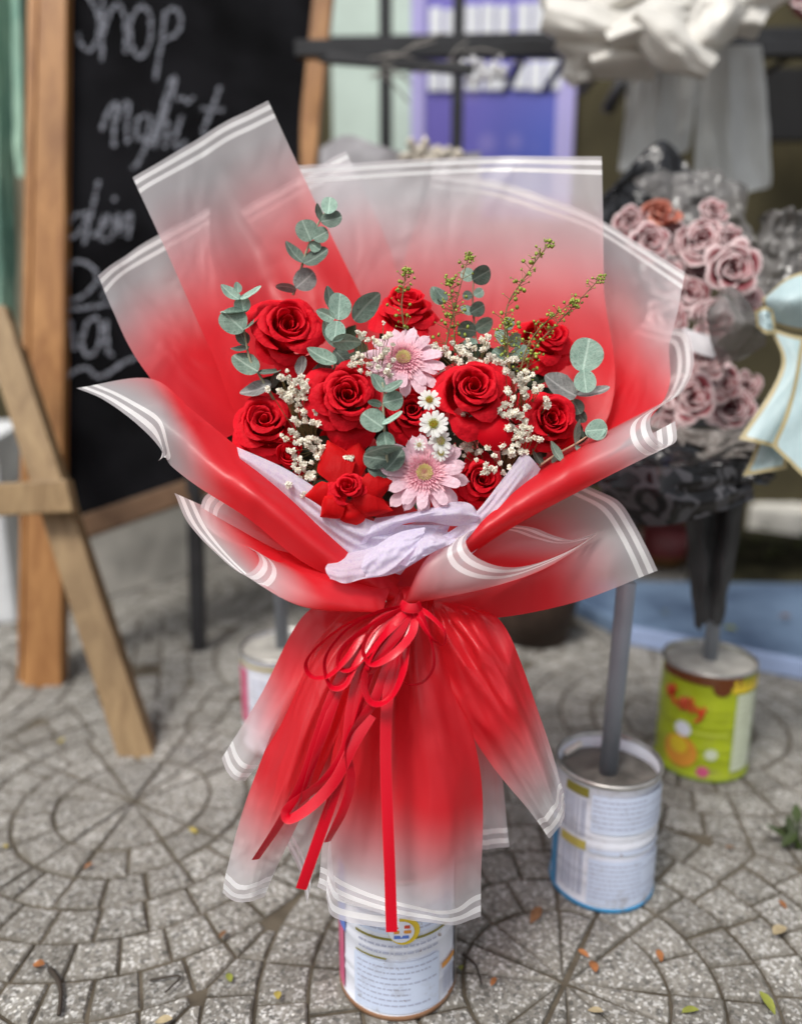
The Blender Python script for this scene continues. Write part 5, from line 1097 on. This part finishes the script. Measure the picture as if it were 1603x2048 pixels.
ribbon('tail', [(824, 1216, .75), (800, 1290, .738), (776, 1390, .73), (771, 1500, .728), (775, 1640, .726), (779, 1740, .725), (783, 1864, .726)], 22, (30, 20, 5, 0, 0, 8, 0))

ribbon('tail', [(816, 1216, .748), (742, 1262, .736), (690, 1350, .729), (656, 1440, .7265), (628, 1520, .727), (606, 1590, .728), (580, 1634, .729)], 17, (15, 5, 0, 10, 40, 60, 70))
ribbon('tail', [(820, 1218, .748), (766, 1300, .735), (726, 1400, .7265), (700, 1480, .7245), (676, 1560, .7265), (652, 1640, .729)], 15, (30, 60, 70, 78, 60, 40))
ribbon('loop', [(816, 1212, .748), (752, 1226, .738), (690, 1262, .729), (650, 1318, .724), (660, 1372, .721), (690, 1370, .720), (716, 1320, .724), (762, 1256, .735), (818, 1218, .747)], 14, (40, 60, 72, 78, 74, 60, 40, 25, 10))

# ------------------------------------------------------------------ litter on the setts
LEAFC = {'orange': M('orange dry leaf', (.30, .12, .045), .7, .2, .3, 60), 'brown': M('brown dry leaf', (.20, .10, .05), .7, .2, .3, 60), 'yellow': M('yellow leaf', (.36, .29, .07), .6, .3, .2, 60), 'green': M('yellow green leaf', (.24, .26, .05), .6, .3, .2, 60), 'pale': M('pale straw leaf', (.38, .31, .19), .7, .2, .2, 60)}
FL = [(1190, 1952, 'orange', .020, 'orange dry leaf lying at the lower right below the tin'), (1314, 1905, 'orange', .016, 'small orange leaf on the setts right of the paired tins'), (1517, 1992, 'green', .024, 'yellow green leaf lying at the bottom right'), (1395, 2028, 'green', .020, 'dull green leaf at the very bottom right'),
      (1545, 1878, 'pale', .026, 'pale straw bit near the right edge'), (1155, 1905, 'orange', .014, 'orange leaf scrap on the dark seam below the blue tin'), (1205, 2030, 'pale', .016, 'pale leaf at the bottom edge right of centre'), (378, 1662, 'yellow', .015, 'yellow leaf on the setts left of the skirt'),
      (188, 1730, 'orange', .013, 'orange leaf in the arcs at lower left'), (90, 1936, 'orange', .018, 'orange leaf beside the dark twig at lower left'), (345, 2045, 'pale', .018, 'pale leaf at the bottom edge left of centre'), (462, 1970, 'green', .015, 'yellow green leaf left of the white tin'),
      (556, 2005, 'yellow', .016, 'yellow leaf near the foot of the white tin'), (452, 1866, 'brown', .012, 'brown leaf below the left skirt panel'), (822, 2030, 'orange', .016, 'orange leaf at the foot of the white tin'), (898, 1992, 'brown', .014, 'brown leaf right of the white tin'),
      (922, 1945, 'green', .013, 'green leaf scrap beside the white tin'), (1240, 1600, 'brown', .018, 'brown leaf close behind the blue tin'), (1080, 1822, 'brown', .024, 'brown leaf tucked under the blue tin edge'), (1450, 1700, 'brown', .014, 'brown leaf on the setts below the lime tin'),
      (130, 1480, 'yellow', .014, 'yellow fleck on the setts below the easel foot'), (1556, 1805, 'orange', .012, 'orange fleck by the right edge weed'), (990, 1960, 'orange', .012, 'orange fleck right of the tin on the lower setts'), (15, 1700, 'yellow', .014, 'yellow leaf at the left edge of the arcs'),
      (1330, 1230, 'green', .03, 'green leaf lying on the blue platform left part'), (1470, 1265, 'green', .03, 'dark leaf lying on the blue platform behind the tin'), (1560, 1240, 'brown', .03, 'brown leaf lying on the blue platform at right')]
for i, (x, y, c_, L, lab) in enumerate(FL):
    rr = random.Random(i+300); V, Fc = leaf_geo(L*.95, L*.5, 4, .25)
    mt = frame(G(x, y, .041 if y < 1290 else .003)+Vector((0, 0, .001)), Vector((rr.uniform(-.2, .2), rr.uniform(-.2, .2), 1)), 1, rr.uniform(0, 6.28), Vector((0, 1, 0)))
    o = link('fallen_leaf', mesh('fallen_leaf', [mt @ v+Vector((0, 0, L*.2)) for v in V], Fc, LEAFC[c_])); tag(o, lab, 'leaf', 'fallen leaves on the ground')
TWIG = M('dark twig', (.04, .03, .022), .8)
tag(link('twig', mesh('twig', *tube_geo(cr([G(100, 1938, .004), G(116, 1960, .006), G(122, 1990, .006), G(118, 2030, .004)], 12), .0032, 6, .002), TWIG)), 'dark curved twig lying at the lower left', 'twig')
tag(link('twig', mesh('twig', *tube_geo(cr([G(300, 1960, .004), G(360, 1952, .006), G(330, 1985, .006)], 12), .0012, 5, .001), TWIG)), 'thin dark twig left of the white tin', 'twig')
tag(link('twig', mesh('twig', *tube_geo(cr([G(925, 1908, .004), G(950, 1930, .005), G(962, 1968, .004)], 12), .0018, 5, .001), TWIG)), 'thin dark twig right of the white tin', 'twig')
